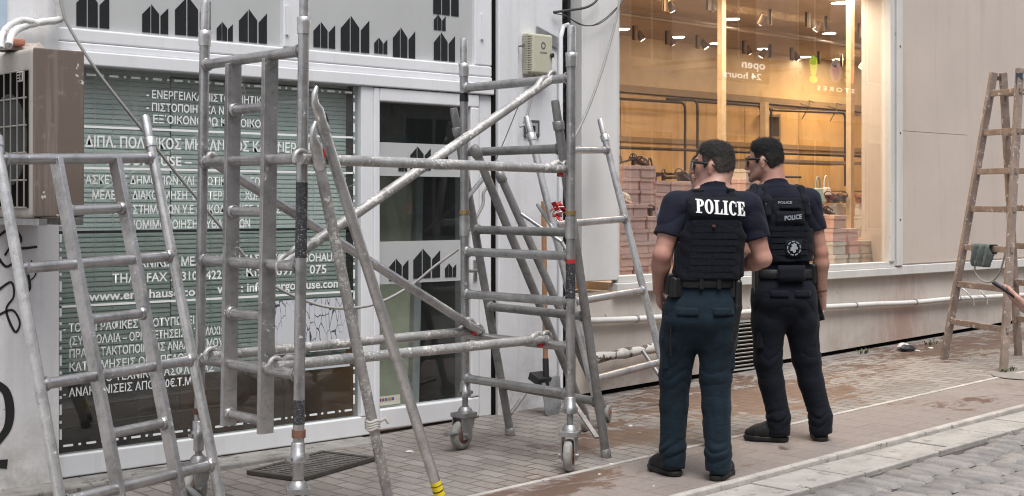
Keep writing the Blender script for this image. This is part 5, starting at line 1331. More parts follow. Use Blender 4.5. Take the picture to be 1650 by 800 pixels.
        for a in range(8):
            for b in range(a+1, 8):
                if np.abs(cor[a]-cor[b]).sum() != 1: continue
                m = (val[:, a] < 0) != (val[:, b] < 0); t = val[m, a]/(val[m, a]-val[m, b])
                acc[m] += cor[a]+t[:, None]*(cor[b]-cor[a]); cnt[m] += 1
        V = s.lo+(idx+acc/cnt[:, None])*s.h; F = []
        n = s.n
        for axis in range(3):
            o1, o2 = [(1, 2), (2, 0), (0, 1)][axis]
            s0 = [slice(None)]*3; s1 = [slice(None)]*3; s0[axis] = slice(0, n[axis]-1); s1[axis] = slice(1, n[axis])
            A, B = ins[tuple(s0)], ins[tuple(s1)]; ch = np.argwhere(A != B)
            ch = ch[(ch[:, o1] > 0) & (ch[:, o2] > 0) & (ch[:, o1] < n[o1]-1) & (ch[:, o2] < n[o2]-1)]
            e1 = np.zeros(3, int); e1[o1] = 1; e2 = np.zeros(3, int); e2[o2] = 1
            q = [ids[tuple((ch-d_).T)] for d_ in (e1+e2, e2, 0*e1, e1)]
            Q = np.stack(q, 1); flip = ~A[tuple(ch.T)]; Q[flip] = Q[flip][:, ::-1]; F.append(Q)
        return V, np.concatenate(F)
    def build(s, name, mat, parent, mats=None, pick=None, xf=None):
        V, F = s.surface()
        me = bpy.data.meshes.new(name)
        if xf is not None: W = xf(V)
        else: W = V
        me.vertices.add(len(W)); me.vertices.foreach_set('co', W.astype(np.float32).ravel())
        me.loops.add(F.size); me.loops.foreach_set('vertex_index', F.ravel().astype(np.int32))
        me.polygons.add(len(F)); me.polygons.foreach_set('loop_start', np.arange(0, F.size, 4, dtype=np.int32))
        me.update(calc_edges=True); me.validate()
        me.materials.append(mat)
        if mats:
            for m_ in mats: me.materials.append(m_)
            cen = V[F].mean(1)
            if len(me.polygons) == len(F): me.polygons.foreach_set('material_index', pick(cen).astype(np.int32))
        me.polygons.foreach_set('use_smooth', np.ones(len(me.polygons), bool)); me.update()
        o = bpy.data.objects.new(name, me); COL.objects.link(o); o.parent = parent; return o

def smooth_interp(z, zs, vals):
    """Catmull-Rom style interpolation of section values."""
    m = np.gradient(vals, zs); i = np.clip(np.searchsorted(zs, z)-1, 0, len(zs)-2); h = zs[i+1]-zs[i]; t = np.clip((z-zs[i])/h, 0, 1)
    return (2*t**3-3*t**2+1)*vals[i]+(t**3-2*t**2+t)*h*m[i]+(-2*t**3+3*t**2)*vals[i+1]+(t**3-t**2)*h*m[i+1]

def rotz(a): c, s_ = math.cos(a), math.sin(a); return np.array([[c, -s_, 0], [s_, c, 0], [0, 0, 1]])
def rotx(a): c, s_ = math.cos(a), math.sin(a); return np.array([[1, 0, 0], [0, c, -s_], [0, s_, c]])
def roty(a): c, s_ = math.cos(a), math.sin(a); return np.array([[c, 0, s_], [0, 1, 0], [-s_, 0, c]])

def skin_mat(name, col, red):
    m, nt, b = new_mat(name); t = NT(nt); v = t.pos(obj=True)
    c = t.ramp(t.noise(v, 9, 4, .6), [(.3, tuple(x*.76 for x in col)), (.7, tuple(x*1.14 for x in col))])
    c = t.mix(t.ramp(t.noise(v, 5, 3, .5), [(.45, 0.0), (.75, .45)]), c, red)
    c = t.mix(t.ramp(t.noise(v, 90, 3, .7), [(.5, 0.0), (.75, .25)]), c, tuple(x*.6 for x in col))
    nt.links.new(c, b.inputs['Base Color']); b.inputs['Roughness'].default_value = .5
    b.inputs['Subsurface Weight'].default_value = .12; b.inputs['Subsurface Radius'].default_value = (.02, .008, .005); b.inputs['Subsurface Scale'].default_value = .5
    t.bump(t.noise(v, 160, 3, .6), .12, .003, b); return m
def cloth_mat(name, col, var=.25, weave=900, rough=.85):
    m, nt, b = new_mat(name); t = NT(nt); v = t.pos(obj=True)
    c = t.ramp(t.noise(v, 6, 5, .65), [(.3, tuple(x*(1-var) for x in col)), (.7, tuple(x*(1+var) for x in col))])
    nt.links.new(c, b.inputs['Base Color']); b.inputs['Roughness'].default_value = rough; b.inputs['Specular IOR Level'].default_value = .25
    b.inputs['Sheen Weight'].default_value = .04; b.inputs['Sheen Roughness'].default_value = .5
    rdg = t.math('ABSOLUTE', t.math('SUBTRACT', t.noise(t.pos((2.2, 2.2, 5), obj=True), 5, 4, .55, .6), .5))
    t.bump(t.math('ADD', t.math('MULTIPLY', t.noise(v, 300, 2, .6), .5), t.math('MULTIPLY', rdg, -5.0)), .26, .005, b); return m
def hair_mat(name, col, grey):
    m, nt, b = new_mat(name); t = NT(nt); v = t.pos((1, 1, .35), obj=True)
    nt.links.new(t.ramp(t.noise(v, 260, 3, .7), [(.35, tuple(x*.5 for x in col)), (.6, col), (.8, grey)]), b.inputs['Base Color'])
    b.inputs['Roughness'].default_value = .6; b.inputs['Specular IOR Level'].default_value = .3; t.bump(t.noise(v, 260, 3, .7), .7, .006, b); return m

NAVY = cloth_mat('navy_shirt', (.0074, .0090, .0205)); VEST = cloth_mat('black_nylon', (.0042, .0056, .0105), .2); TROU1 = cloth_mat('teal_navy_trousers', (.0056, .0145, .0235)); TROU2 = cloth_mat('dark_navy_trousers', (.0036, .0056, .0112))
BOOT = pmat('black_shoe_fabric', (.006, .006, .0068), .6, 0, .3, 20, .3, 90, None, True); SOLE = pmat('black_rubber_sole', (.014, .014, .014), .55, 0, .2, 20, 0, 60, None, True)
BELT = pmat('black_belt', (.008, .008, .009), .5, 0, .2, 20, .2, 120, None, True); HOLS = pmat('black_polymer', (.011, .011, .012), .4, 0, .1, 20, 0, 60, None, True); LENS = pmat('dark_lens', (.006, .006, .007), .08)
PRINT = pmat('white_print', (.78, .78, .78), .7, 0, .04, 20, 0, 60, None, True); GREYP = pmat('grey_embroidery', (.33, .36, .39), .8, 0, .1, 60, 0, 60, None, True)
LIP = pmat('lip_skin', (.33, .15, .12), .5, 0, .1, 20, 0, 60, None, True); BROW = pmat('dark_brow', (.025, .018, .014), .8, 0, .1, 20, 0, 60, None, True)

def hand(fd, wrist, d, palm_n, thumb_side, curl, s_=1.0, spread=.0):
    """Hand from the wrist along d; palm_n points out of the palm, fingers curl towards it; thumb leaves the thumb_side edge."""
    w, d, pn = np.array(wrist, float), np.array(d, float), np.array(palm_n, float)
    d /= np.linalg.norm(d); pn -= d*(pn@d); pn /= np.linalg.norm(pn); sd = np.array(thumb_side, float); sd -= d*(sd@d)+pn*(sd@pn); sd /= np.linalg.norm(sd)
    k = .008
    for j in (-.026, -.009, .009, .027): fd.cone(w+sd*j*.6*s_, w+d*.088*s_+sd*j*s_, .016*s_, .0135*s_, .012)
    for j, L, r in ((.029, .070, .0090), (.010, .080, .0094), (-.010, .074, .0090), (-.028, .058, .0080)):
        p = w+(d*.085+sd*j)*s_; a = curl*.6
        for seg, f in enumerate((.46, .30, .24)):
            dv = d*math.cos(a)+pn*math.sin(a)+sd*spread*j*8; q = p+dv*L*f*s_; fd.cone(p, q, r*s_*(1-.08*seg), r*s_*(.93-.08*seg), k*.5); p = q; a += curl*.75
    p0 = w+(d*.022+sd*.024+pn*.006)*s_; p1 = p0+(d*.030+sd*.026+pn*.012)*s_; p2 = p1+(d*.030+sd*.008+pn*.014)*s_; p3 = p2+(d*.024-sd*.003+pn*.010)*s_
    fd.chain([p0, p1, p2, p3], [.0165*s_, .0125*s_, .0108*s_, .0092*s_], .01)

def head(fd, c, Rm, k=.012, sc=1.0):
    """Head with nose, brow, lips, chin and ears in the head frame (face towards +y)."""
    T = lambda p: np.array(c)+Rm@(np.array(p, float)*sc); E = lambda p, r, kk=k, R2=None: fd.ell(T(p), np.array(r)*sc, kk, Rm if R2 is None else Rm@R2); C = lambda a, b, ra, rb, kk=k: fd.cone(T(a), T(b), ra*sc, rb*sc, kk)
    E((0, -.016, .036), (.076, .098, .084)); E((0, -.055, .005), (.062, .055, .062), .03); E((0, .030, -.030), (.060, .060, .082), .03)
    for s_ in (-1, 1):
        C((s_*.055, -.005, -.045), (s_*.028, .062, -.092), .020, .017, .025); E((s_*.040, .062, -.022), (.021, .020, .020), .02)
        E((s_*.078, -.012, -.008), (.010, .020, .033), .006, roty(s_*.12)@rotz(-s_*.45)); E((s_*.080, -.006, -.034), (.007, .009, .011), .006)
        E((s_*.084, -.010, -.004), (.006, .011, .019), .004, rotz(-s_*.45))
        E((s_*.033, .0805, .006), (.014, .010, .010), .006); E((s_*.011, .101, -.036), (.009, .011, .008), .006)
    C((-.034, .082, .026), (.034, .082, .026), .011, .011, .02); C((0, .090, .012), (0, .112, -.030), .008, .0115, .010); E((0, .110, -.034), (.011, .010, .010), .006)
    E((0, .090, -.066), (.025, .011, .0065), .006); E((0, .089, -.077), (.022, .012, .0075), .006); E((0, .083, -.104), (.022, .018, .017), .02)
    return T

def hairmesh(name, c, Rm, mat, parent, side=.006, top=.018, hl=None, sc=1.0, fade=None):
    """Short hair: the scalp grown outward by a thickness that fades to nothing along the hairline."""
    c = np.array(c); f = Field(c-.15, c+.16, .0036)
    f.ell(c+Rm@(np.array((0, -.016, .036))*sc), np.array((.076, .098, .084))*sc, .012, Rm); f.ell(c+Rm@(np.array((0, -.055, .005))*sc), np.array((.062, .055, .062))*sc, .03, Rm)
    f.ell(c+Rm@(np.array((0, .030, -.030))*sc), np.array((.060, .060, .082))*sc, .03, Rm)
    f.cone(c+Rm@(np.array((0, -.034, -.050))*sc), c+Rm@(np.array((0, -.042, -.105))*sc), .0585*sc, .061*sc, .03)
    hl = hl or [(-.13, -.096), (-.09, -.100), (-.070, -.092), (-.050, -.062), (-.036, -.030), (-.026, .000), (-.016, .022), (.002, .024), (.012, .006), (.017, -.022), (.030, -.020), (.034, .012), (.044, .046), (.066, .062), (.082, .070), (.12, .074)]
    ys, zs = np.array([h_[0] for h_ in hl]), np.array([h_[1] for h_ in hl])
    def grow(X, Y, Z):
        lx, ly, lz = [(Rm[0][i]*(X-c[0])+Rm[1][i]*(Y-c[1])+Rm[2][i]*(Z-c[2]))/sc for i in range(3)]
        wob = .0035*np.sin(lx*230+ly*90)+.0025*np.sin(ly*310+lz*60)+.002*np.sin(lx*520)
        u = lz-np.interp(ly, ys, zs)+wob
        a = np.clip(u/.016, 0, 1); b = np.clip((lz-.045)/.06, 0, 1)*np.clip((.088-ly)/.05, .25, 1); b = b*b*(3-2*b)
        fr = np.clip((ly-.02)/.06, 0, 1)*b
        th = -.004+a*(.0052+side*.45*np.clip(u/.04, 0, 1)+top*.62*b+.004*fr)
        st = .0009*np.sin(lx*210+3*np.sin(ly*80))*np.sin(ly*120+lz*170)
        return -(th+st*a)
    f.ruffle(grow)
    o = f.build(name, mat, parent)
    # short strands standing out of the cap, combed back and down
    rs = np.random.RandomState(int(abs(c[0])*9000)+5); V, F = f.surface(); q = V[F]; cen = q.mean(1); nrm = np.cross(q[:, 2]-q[:, 0], q[:, 3]-q[:, 1]); nrm /= np.linalg.norm(nrm, axis=1)[:, None]+1e-9
    loc = (cen-c)@Rm/sc; u = loc[:, 2]-np.interp(loc[:, 1], ys, zs); ln = (nrm@Rm)
    out = np.einsum('ij,ij->i', cen-c, nrm); ok = np.where((u > .001) & (out > 0))[0]
    pick = rs.choice(ok, 5200); P0 = cen[pick]+rs.uniform(-.002, .002, (5200, 3)); N = nrm[pick]
    comb = Rm@np.array((0., -.55, -.85)); topm = np.clip((loc[pick, 2]-.06)/.05, 0, 1)[:, None]
    cb = comb[None]*(1-topm)+(Rm@np.array((.25, .75, .15)))[None]*topm+rs.normal(0, .28, (5200, 3)); tg = cb-N*np.einsum('ij,ij->i', cb, N)[:, None]; tg /= np.linalg.norm(tg, axis=1)[:, None]+1e-9
    L = (.007+.013*topm[:, 0]+.004*np.clip(u[pick]/.05, 0, 1))*rs.uniform(.6, 1.25, 5200); sd = np.cross(N, tg)*(.00075+.0003*rs.rand(5200))[:, None]
    P1 = P0+tg*(L*.55)[:, None]+N*(L*(.16+.12*topm[:, 0]))[:, None]; P2 = P0+tg*L[:, None]+N*(L*(.20+.22*topm[:, 0]))[:, None]
    W = np.stack([P0-sd, P0+sd, P1-sd*.8, P1+sd*.8, P2], 1).reshape(-1, 3); n5 = np.arange(5200)[:, None]*5
    me = bpy.data.meshes.new('strands'); me.from_pydata(W.tolist(), [], (n5+np.array([[0, 1, 3, 2]])).tolist()+(n5+np.array([[2, 3, 4]])).tolist()); me.materials.append(mat)
    bm = bmesh.new(); bm.from_mesh(o.data); bm.from_mesh(me); bm.to_mesh(o.data); bm.free(); bpy.data.meshes.remove(me)
    if fade is not None:                                         # clipped sides: shorter, paler hair low on the head
        o.data.materials.append(fade); n = len(o.data.polygons); ce = np.empty(n*3); o.data.polygons.foreach_get('center', ce)
        lo = (ce.reshape(-1, 3)-c)@Rm/sc; lim = .034+.012*np.sin(lo[:, 1]*90)+rs.normal(0, .016, n)-.25*np.clip(-.02-lo[:, 1], 0, .1)
        o.data.polygons.foreach_set('material_index', (lo[:, 2] < lim).astype(np.int32)); o.data.update()
    return o

def sunglasses(parent, c, Rm, sc=1.0):
    T = lambda p: Vector(tuple(np.array(c)+Rm@(np.array(p, float)*sc)))
    fr = MB(); 
    for s_ in (-1, 1):
        P = [(s_*.066, .078, .018), (s_*.079, .050, .017), (s_*.083, .0, .012), (s_*.082, -.026, .004), (s_*.078, -.042, -.010)]; fr.tube([T(p) for p in P], [.0075, .0075, .0060, .0048, .0036], 8)
    fr.tube([T((-.062, .093, .022)), T((-.03, .107, .024)), T((0, .111, .020)), T((.03, .107, .024)), T((.062, .093, .022))], .0036, 8)
    o = fr.build('sunglasses', HOLS, None); o.parent = parent; L = MB()
    for s_ in (-1, 1):
        out = [(.007, .018), (.020, .027), (.048, .027), (.068, .020), (.070, .000), (.060, -.018), (.034, -.024), (.013, -.016)]
        yv = lambda x: .1095-.0042*((x/.03)**2)
        A = [T((s_*x, yv(x), z+.002)) for x, z in out]; B = [T((s_*x, yv(x)-.005, z+.002)) for x, z in out]; n = len(out)
        L.add(A+B, [tuple(range(n)), tuple(reversed(range(n, 2*n)))]+[(i, i+n, (i+1) % n+n, (i+1) % n) for i in range(n)])
    l = L.build('lens', LENS, None); l.parent = o; return o

def shoe(parent, ankle, toe_ang, mat=None, L=.30):
    """Low black shoe: heel under the ankle, toe along toe_ang (0 = +y, positive to the left), with a sole of its own."""
    a = np.array(ankle, float); d = np.array([-math.sin(toe_ang), math.cos(toe_ang), 0]); s_ = np.array([math.cos(toe_ang), math.sin(toe_ang), 0])
    Z0 = a[2]; hl = np.array([a[0], a[1], 0])-d*.055
    P = lambda u, v, z: hl+d*(.012+u*.88)+s_*v*.95+np.array([0, 0, z])
    f = Field(np.minimum(hl, hl+d*.3)-.09, np.maximum(hl, hl+d*.3)+np.array([.09, .09, .20]), .004)
    f.chain([P(.035, 0, .055), P(.13, .0, .052), P(.20, .004, .044), P(.245, .004, .038)], [.040, .043, .044, .032], .02); f.cone(P(.045, 0, .06), P(.055, 0, .125), .041, .046, .03); f.cone(P(.08, 0, .10), P(.16, 0, .065), .036, .036, .03)
    for k in range(5): f.cone(P(.105+.02*k, -.025, .108-.011*k), P(.105+.02*k, .025, .108-.011*k), .005, .005, .004)
    f.cone(P(.01, -.02, .075), P(.01, .02, .075), .024, .024, .015)
    f.keep(lambda X, Y, Z: .018-Z+0*X+0*Y); o = f.build('shoe', mat or BOOT, parent)
    g = Field(np.minimum(hl, hl+d*.3)-.09, np.maximum(hl, hl+d*.3)+np.array([.09, .09, .1]), .004)
    g.chain([P(.03, 0, .02), P(.13, .0, .02), P(.20, .004, .02), P(.248, .004, .022)], [.043, .044, .048, .037], .02); g.keep(lambda X, Y, Z: np.maximum(.001-Z, Z-.029)+0*X+0*Y)
    g.build('sole', SOLE, o); return o

def letters_block(name, parent, mat, surf, x0, x1, z0, z1, tilt=0.0):
    """POLICE in a heavy slab serif, laid on the cloth; surf(x, z) gives the outside y of the cloth."""
    def arc(cx, cz, ro_x, ro_z, ri_x, ri_z, a0, a1, n=16):
        return [((cx+ro_x*math.cos(q0), cz+ro_z*math.sin(q0)), (cx+ro_x*math.cos(q1), cz+ro_z*math.sin(q1)), (cx+ri_x*math.cos(q1), cz+ri_z*math.sin(q1)), (cx+ri_x*math.cos(q0), cz+ri_z*math.sin(q0)))
                for q0, q1 in [(R(a0+(a1-a0)*i/n), R(a0+(a1-a0)*(i+1)/n)) for i in range(n)]]
    q = lambda a, b, c, d: [((a, b), (c, b), (c, d), (a, d))]
    G = {}
    G['P'] = q(0, 0, .62, .09)+q(.12, .09, .42, .91)+q(0, .91, .42, 1)+arc(.42, .73, .44, .27, .14, .17, -90, 90)
    G['O'] = arc(.46, .5, .46, .52, .17, .41, 0, 360, 28)
    G['L'] = q(0, 0, .86, .09)+q(.12, .09, .42, .91)+q(0, .91, .56, 1)+[((.62, .09), (.86, .09), (.86, .40), (.80, .40))]
    G['I'] = q(0, 0, .54, .09)+q(.12, .09, .42, .91)+q(0, .91, .54, 1)
    G['C'] = arc(.46, .5, .46, .52, .17, .41, 48, 318, 24)+[((.74, .60), (.83, .60), (.83, 1.0), (.76, .86))]
    G['E'] = q(0, 0, .86, .09)+q(.12, .09, .42, .91)+q(0, .91, .84, 1)+q(.42, .46, .60, .55)+[((.60, .32), (.66, .32), (.66, .69), (.60, .69))]+[((.60, .09), (.86, .09), (.86, .36), (.80, .36))]+[((.58, .91), (.84, .91), (.84, .66), (.78, .66))]
    adv = {'P': .92, 'O': 1.0, 'L': .93, 'I': .62, 'C': .93, 'E': .9}; tot = sum(adv[c] for c in 'POLICE')-.05; x = 0; m = MB()
    for c in 'POLICE':
        for poly in G[c]:
            P = []
            for (u, v) in poly:
                X = x0+(x1-x0)*(x+u)/tot; Zc = z0+(z1-z0)*v+tilt*(X-x0); P.append(Vector((X, surf(X, Zc)-.0035, Zc)))
            m.add(P, [(0, 1, 2, 3)])
        x += adv[c]
    o = m.build(name, mat, None); o.parent = parent; sd = o.modifiers.new('t', 'SOLIDIFY'); sd.thickness = .002; sd.offset = 0; return o

def back_y(secs, grow, n=2.4):
    S = np.array(secs, float)
    def f(x, z):
        I = [float(smooth_interp(np.array([z]), S[:, 0], S[:, i])[0]) for i in range(1, 5)]; a, b = I[2]+grow, I[3]+grow
        u = min(.985, abs(x-I[0])/a); return I[1]-b*(1-u**n)**(1/n)
    return f

def wrinkle(legs):
    """Cloth folds: crisp creases round knees and hems, pulls at the crotch, long soft drapes down the leg."""
    rid = lambda q: 1-2*np.abs(np.sin(q))**.8
    def fn(X, Y, Z):
        w = 0
        for n_, (kx, kz, hx, hz) in enumerate(legs):
            side = np.exp(-((X-(kx+hx)/2)/.095)**4)
            wx = 2.2*np.sin(X*19+Y*13+n_)+1.1*np.sin(Y*31-X*27+Z*9)
            w = w+side*(.0026*np.exp(-((Z-kz-.01)/.085)**2)*rid(44*(Z-kz)+17*(X-kx)+wx)+.0044*np.exp(-((Z-hz)/.060)**2)*rid(58*(Z-hz)-14*(X-hx)+wx)+.0022*rid(13*Z+33*(X-kx)+9*Y+.8*wx)*np.exp(-((Z-kz+.18)/.16)**2)+.0024*np.exp(-((Z-kz-.20)/.12)**2)*rid(17*Z-30*(X-kx)+.9*wx))
        mx = (legs[0][0]+legs[1][0])*.5
        w = w+.0030*np.exp(-((Z-.80)/.085)**2)*rid(20*Z+19*np.abs(X-mx)+1.5*np.sin(14*X+9*Z)+6*Y)
        return w
    return fn

def limb_skin(fd, sh, el, wr, s_=1.0):
    sh, el, wr = map(np.array, (sh, el, wr)); m = sh+(el-sh)*.5; fm = el+(wr-el)*.28
    fd.chain([sh, m, el], [.054*s_, .052*s_, .041*s_], .02); fd.chain([el, fm, wr], [.042*s_, .046*s_, .029*s_], .02)

def officer(name, root, torso, hips, neck_b, hd, yaw, pitch, shL, elL, wrL, handL, shR, elR, wrR, handR, legs, belt_z, trou, skin, hairm, arm=1.0, sleeve=.62, head_sc=1.0):
    Rm = rotz(yaw)@rotx(pitch); body = Field((-.42, -.30, .05), (.50, .48, 1.88), .0052)
    T = head(body, hd, Rm, .012, head_sc)
    body.cone(np.array(hd)+Rm@np.array((0, -.030, -.055)), neck_b, .057, .064, .03)
    body.cone(np.array(hd)+Rm@np.array((0, -.062, -.04)), np.array(neck_b)+np.array((0, -.02, 0)), .045, .062, .03)
    body.loft(torso, .03, 2.3, -.016); body.loft(hips, .03, 2.3, -.02)
    body.cone(neck_b, shL, .06, .05, .04); body.cone(neck_b, shR, .06, .05, .04)
    limb_skin(body, shL, elL, wrL, arm); limb_skin(body, shR, elR, wrR, arm)
    hand(body, wrL, *handL); hand(body, wrR, *handR)
    for (hp, kn, an) in legs: body.chain([hp, kn, an], [.075, .052, .04], .03)
    for (hp, kn, an) in legs: body.cone(an, (an[0], an[1]+.10, .05), .035, .028, .02)
    lips = np.array([T((0, .095, -.0715))]); brows = np.array([T((-.03, .092, .028)), T((.03, .092, .028))])
    def pick(cn):
        r_ = np.zeros(len(cn)); loc = (cn-np.array(hd))@Rm/head_sc
        r_[(np.abs(loc[:, 0]) < .024) & (loc[:, 1] > .080) & (np.abs(loc[:, 2]+.0715) < .010)] = 1
        r_[(np.abs(np.abs(loc[:, 0])-.033) < .020) & (loc[:, 1] > .070) & (np.abs(loc[:, 2]-.033+.1*np.abs(np.abs(loc[:, 0])-.03)) < .0045)] = 2
        return r_
    body.build('body', skin, root, [LIP, BROW], pick)
    # shirt with short sleeves and collar
    s_ = Field((-.42, -.26, belt_z-.06), (.50, .30, 1.62), .0052)
    s_.loft(torso, .03, 2.3)
    for sh, el in ((shL, elL), (shR, elR)):
        sh, el = np.array(sh), np.array(el); d = el-sh; cp = sh+d*sleeve
        s_.cone(np.array(neck_b)+np.array((0, -.01, -.045)), sh+np.array((0, 0, .0)), .078, .072, .05)
        s_.cone(sh, cp+d*.25, .074*arm, .066*arm, .03, clip=(cp, d))
    s_.ruffle(lambda X, Y, Z: .0034*(1-2*np.abs(np.sin(30*Z+16*X+14*Y+2.2*np.sin(17*X+11*Y)))**.8)*np.exp(-((Z-1.33)/.12)**2)+.004*(1-2*np.abs(np.sin(40*Z+12*X+2*np.sin(X*20)))**.8)*np.exp(-((Z-belt_z-.05)/.05)**2))
    nb = np.array(neck_b)
    s_.cone(nb+np.array((0, -.006, -.02)), nb+np.array((0, -.004, .060)), .082, .073, .02, clip=(nb+np.array((0, -.07, .062)), (0, .42, 1)))
    s_.cone(nb+np.array((0, .004, .02)), nb+np.array((0, .012, .12)), .0665, .0655, .0, cut=True)
    s_.build('shirt', NAVY, root)
    # trousers
    t_ = Field((-.36, -.30, .03), (.40, .32, belt_z+.06), .0045); t_.loft(hips, .03, 2.4)
    for (hp, kn, an) in legs:
        hp, kn, an = map(np.array, (hp, kn, an)); up = hp+(kn-hp)*.42; cf = kn+(an-kn)*.35
        t_.chain([hp, up, kn], [.108, .100, .0830], .03); t_.chain([kn, cf, an+np.array((0, -.012, .05)), an+np.array((0, -.014, -.03))], [.0830, .0735, .0665, .0675], .02)
        t_.cone(an+np.array((0, .01, .03)), an+np.array((0, .040, -.025)), .052, .048, .03)
    t_.ruffle(wrinkle([(l[1][0], l[1][2], l[2][0], l[2][2]+.045) for l in legs])); t_.keep(lambda X, Y, Z: .042-Z+.008*np.sin(X*40)+0*Y)
    tr = t_.build('trousers', trou, root)
    return Rm, T, tr

def vest(root, torso, shL, shR, neck_b, z0, z1, grow=.026, arm_r=.092):
    v = Field((-.32, -.26, z0-.04), (.42, .30, 1.60), .005); v.loft(torso, .0, 2.7, grow, z0=z0, z1=z1+.05)
    for sh in (shL, shR):
        for dx in (0, .05, .10, .15): 
            sg = 1 if sh is shR else -1; v.ell((sh[0]+sg*(dx-.004), sh[1], sh[2]-.03), (arm_r*.62, .22, arm_r*1.25), .02, None, True)
    nb = np.array(neck_b); v.cone(nb+np.array((0, -.02, -.01)), nb+np.array((0, .05, .2)), .088, .10, .02, True)
    v.ruffle(lambda X, Y, Z: .0025*np.sin(30*Z+17*X)+.0015*np.sin(90*Z+40*X))
    return v.build('vest', VEST, root)

def webbing(root, parent, torso, grow, rows, halfw, cx, mat, hgt=.0285, gap=.11):
    """Rows of stitched straps across the back of a vest."""
    fy = back_y(torso, grow, 2.7); m = MB()
    for z in rows:
        n = 22; V = []
        for i in range(n+1):
            x = cx(z)-halfw+2*halfw*i/n; bulge = .0028*abs(math.sin(i*math.pi/2.75))+.0012; y = fy(x, z)-bulge
            V += [(x, y, z-hgt/2), (x, y, z+hgt/2), (x, fy(x, z)+.012, z+hgt/2+.001), (x, fy(x, z)+.012, z-hgt/2-.001)]
        Fc = []
        for i in range(n):
            for k in range(4): Fc.append((4*i+k, 4*i+(k+1) % 4, 4*i+4+(k+1) % 4, 4*i+4+k))
        m.add(V, Fc)
    o = m.build('webbing', mat, None); o.parent = parent; return o

def patch_panel(name, parent, surf, x0, x1, z0, z1, mat, off=.004, th=.007, n=12):
    m = MB(); V = []
    for j in range(4):
        z = z0+(z1-z0)*j/3
        for i in range(n+1): x = x0+(x1-x0)*i/n; V.append((x, surf(x, z)-off, z))
    m.add(V, [(j*(n+1)+i, j*(n+1)+i+1, (j+1)*(n+1)+i+1, (j+1)*(n+1)+i) for j in range(3) for i in range(n)], True)
    o = m.build(name, mat, None); o.parent = parent; sd = o.modifiers.new('t', 'SOLIDIFY'); sd.thickness = th; sd.offset = -1; return o

def ring_belt(root, hips, z0, z1, grow, mat, name='belt'):
    S = np.array(hips); m = MB(); n = 48; V = []
    for z, g in ((z0, grow-.004), (z0+.004, grow), (z1-.004, grow), (z1, grow-.004)):
        I = [float(smooth_interp(np.array([z]), S[:, 0], S[:, i])[0]) for i in range(1, 5)]
        for k in range(n):
            q = 2*math.pi*k/n; c, s_ = math.cos(q), math.sin(q); e = 2/2.4
            V.append((I[0]+(I[2]+g)*math.copysign(abs(c)**e, c), I[1]+(I[3]+g)*math.copysign(abs(s_)**e, s_), z))
    m.add(V, [(r_*n+k, r_*n+(k+1) % n, (r_+1)*n+(k+1) % n, (r_+1)*n+k) for r_ in range(3) for k in range(n)], True)
    o = m.build(name, mat, None); o.parent = root; sd = o.modifiers.new('t', 'SOLIDIFY'); sd.thickness = .012; sd.offset = -1; return o

def rbox(name, mat, parent, c, hs, rad=.008, yaw=0.0, h=.004):
    f = Field(np.array(c)-np.linalg.norm(hs)-rad-.02, np.array(c)+np.linalg.norm(hs)+rad+.02, h); f.box(c, np.array(hs)-rad, rad, 0, yaw); return f.build(name, mat, parent)

VIEW_RZ = math.atan2(-FX, FY)
# ---- first officer: back to us, POLICE in large letters
gx, gy = 5.623, 4.635
o1 = thing('person', 'police officer with large white POLICE on the vest back and teal navy trousers', 'person', (gx, gy, zg(gx)), VIEW_RZ, 'police officers watching the shops')
tor1 = [(.98, .042, 0, .156, .115), (1.06, .052, 0, .152, .120), (1.18, .064, 0, .155, .126), (1.30, .074, -.004, .163, .128), (1.39, .078, -.012, .166, .114), (1.45, .074, -.018, .156, .090), (1.505, .082, -.018, .090, .066)]
hip1 = [(.690, .010, -.010, .075, .070), (.735, .012, -.012, .135, .098), (.82, .020, -.016, .185, .135), (.90, .028, -.014, .176, .134), (.98, .038, -.004, .162, .122), (1.05, .046, 0, .155, .120), (1.10, .050, 0, .153, .120)]
nb1 = (.090, -.012, 1.500); hd1 = (.088, .022, 1.642)
leg1 = [((-.072, -.005, .88), (-.108, .045, .525), (-.120, .055, .095)), ((.118, -.01, .88), (.100, -.01, .525), (.104, -.065, .095))]
skin1 = skin_mat('skin_first_officer', (.47, .265, .205), (.50, .20, .155)); hair1 = hair_mat('dark_greying_hair', (.034, .030, .027), (.12, .11, .10))
Rm1, T1, tr1 = officer('o1', o1, tor1, hip1, nb1, hd1, R(68), R(2), (-.105, -.01, 1.430), (-.190, -.07, 1.175), (-.190, .09, .985), ((.12, .35, -1), (1, .1, .1), (.0, 1, .2), .55),
        (.265, -.015, 1.425), (.345, -.035, 1.155), (.235, .20, 1.10), ((-.7, .6, -.1), (0, .3, -1), (-.2, 1, .2), .6), leg1, 1.02, TROU1, skin1, hair1, 1.08)
hairmesh('hair', hd1, Rm1, hair1, o1, .005, .018, fade=hair_mat('clipped_grey_sides', (.105, .085, .072), (.24, .21, .19))); sunglasses(o1, hd1, Rm1)
for (hp, kn, an), ang in zip(leg1, (R(30), R(-24))): shoe(o1, (an[0], an[1]-.01, an[2]), ang)
v1 = vest(o1, tor1, (-.115, -.01, 1.430), (.268, -.015, 1.425), nb1, 1.045, 1.470)
sy1 = back_y(tor1, .026, 2.7); cx1 = lambda z: .048+(z-.98)*.08
patch_panel('back_panel', v1, sy1, cx1(1.40)-.140, cx1(1.40)+.140, 1.366, 1.478, VEST, .006, .012)
letters_block('lettering', v1, PRINT, lambda x, z: sy1(x, z)-.006, -.022, .236, 1.397, 1.470, -.07)
webbing(o1, v1, tor1, .026, [1.345-.034*k for k in range(9)], .122, cx1, VEST, .0315)
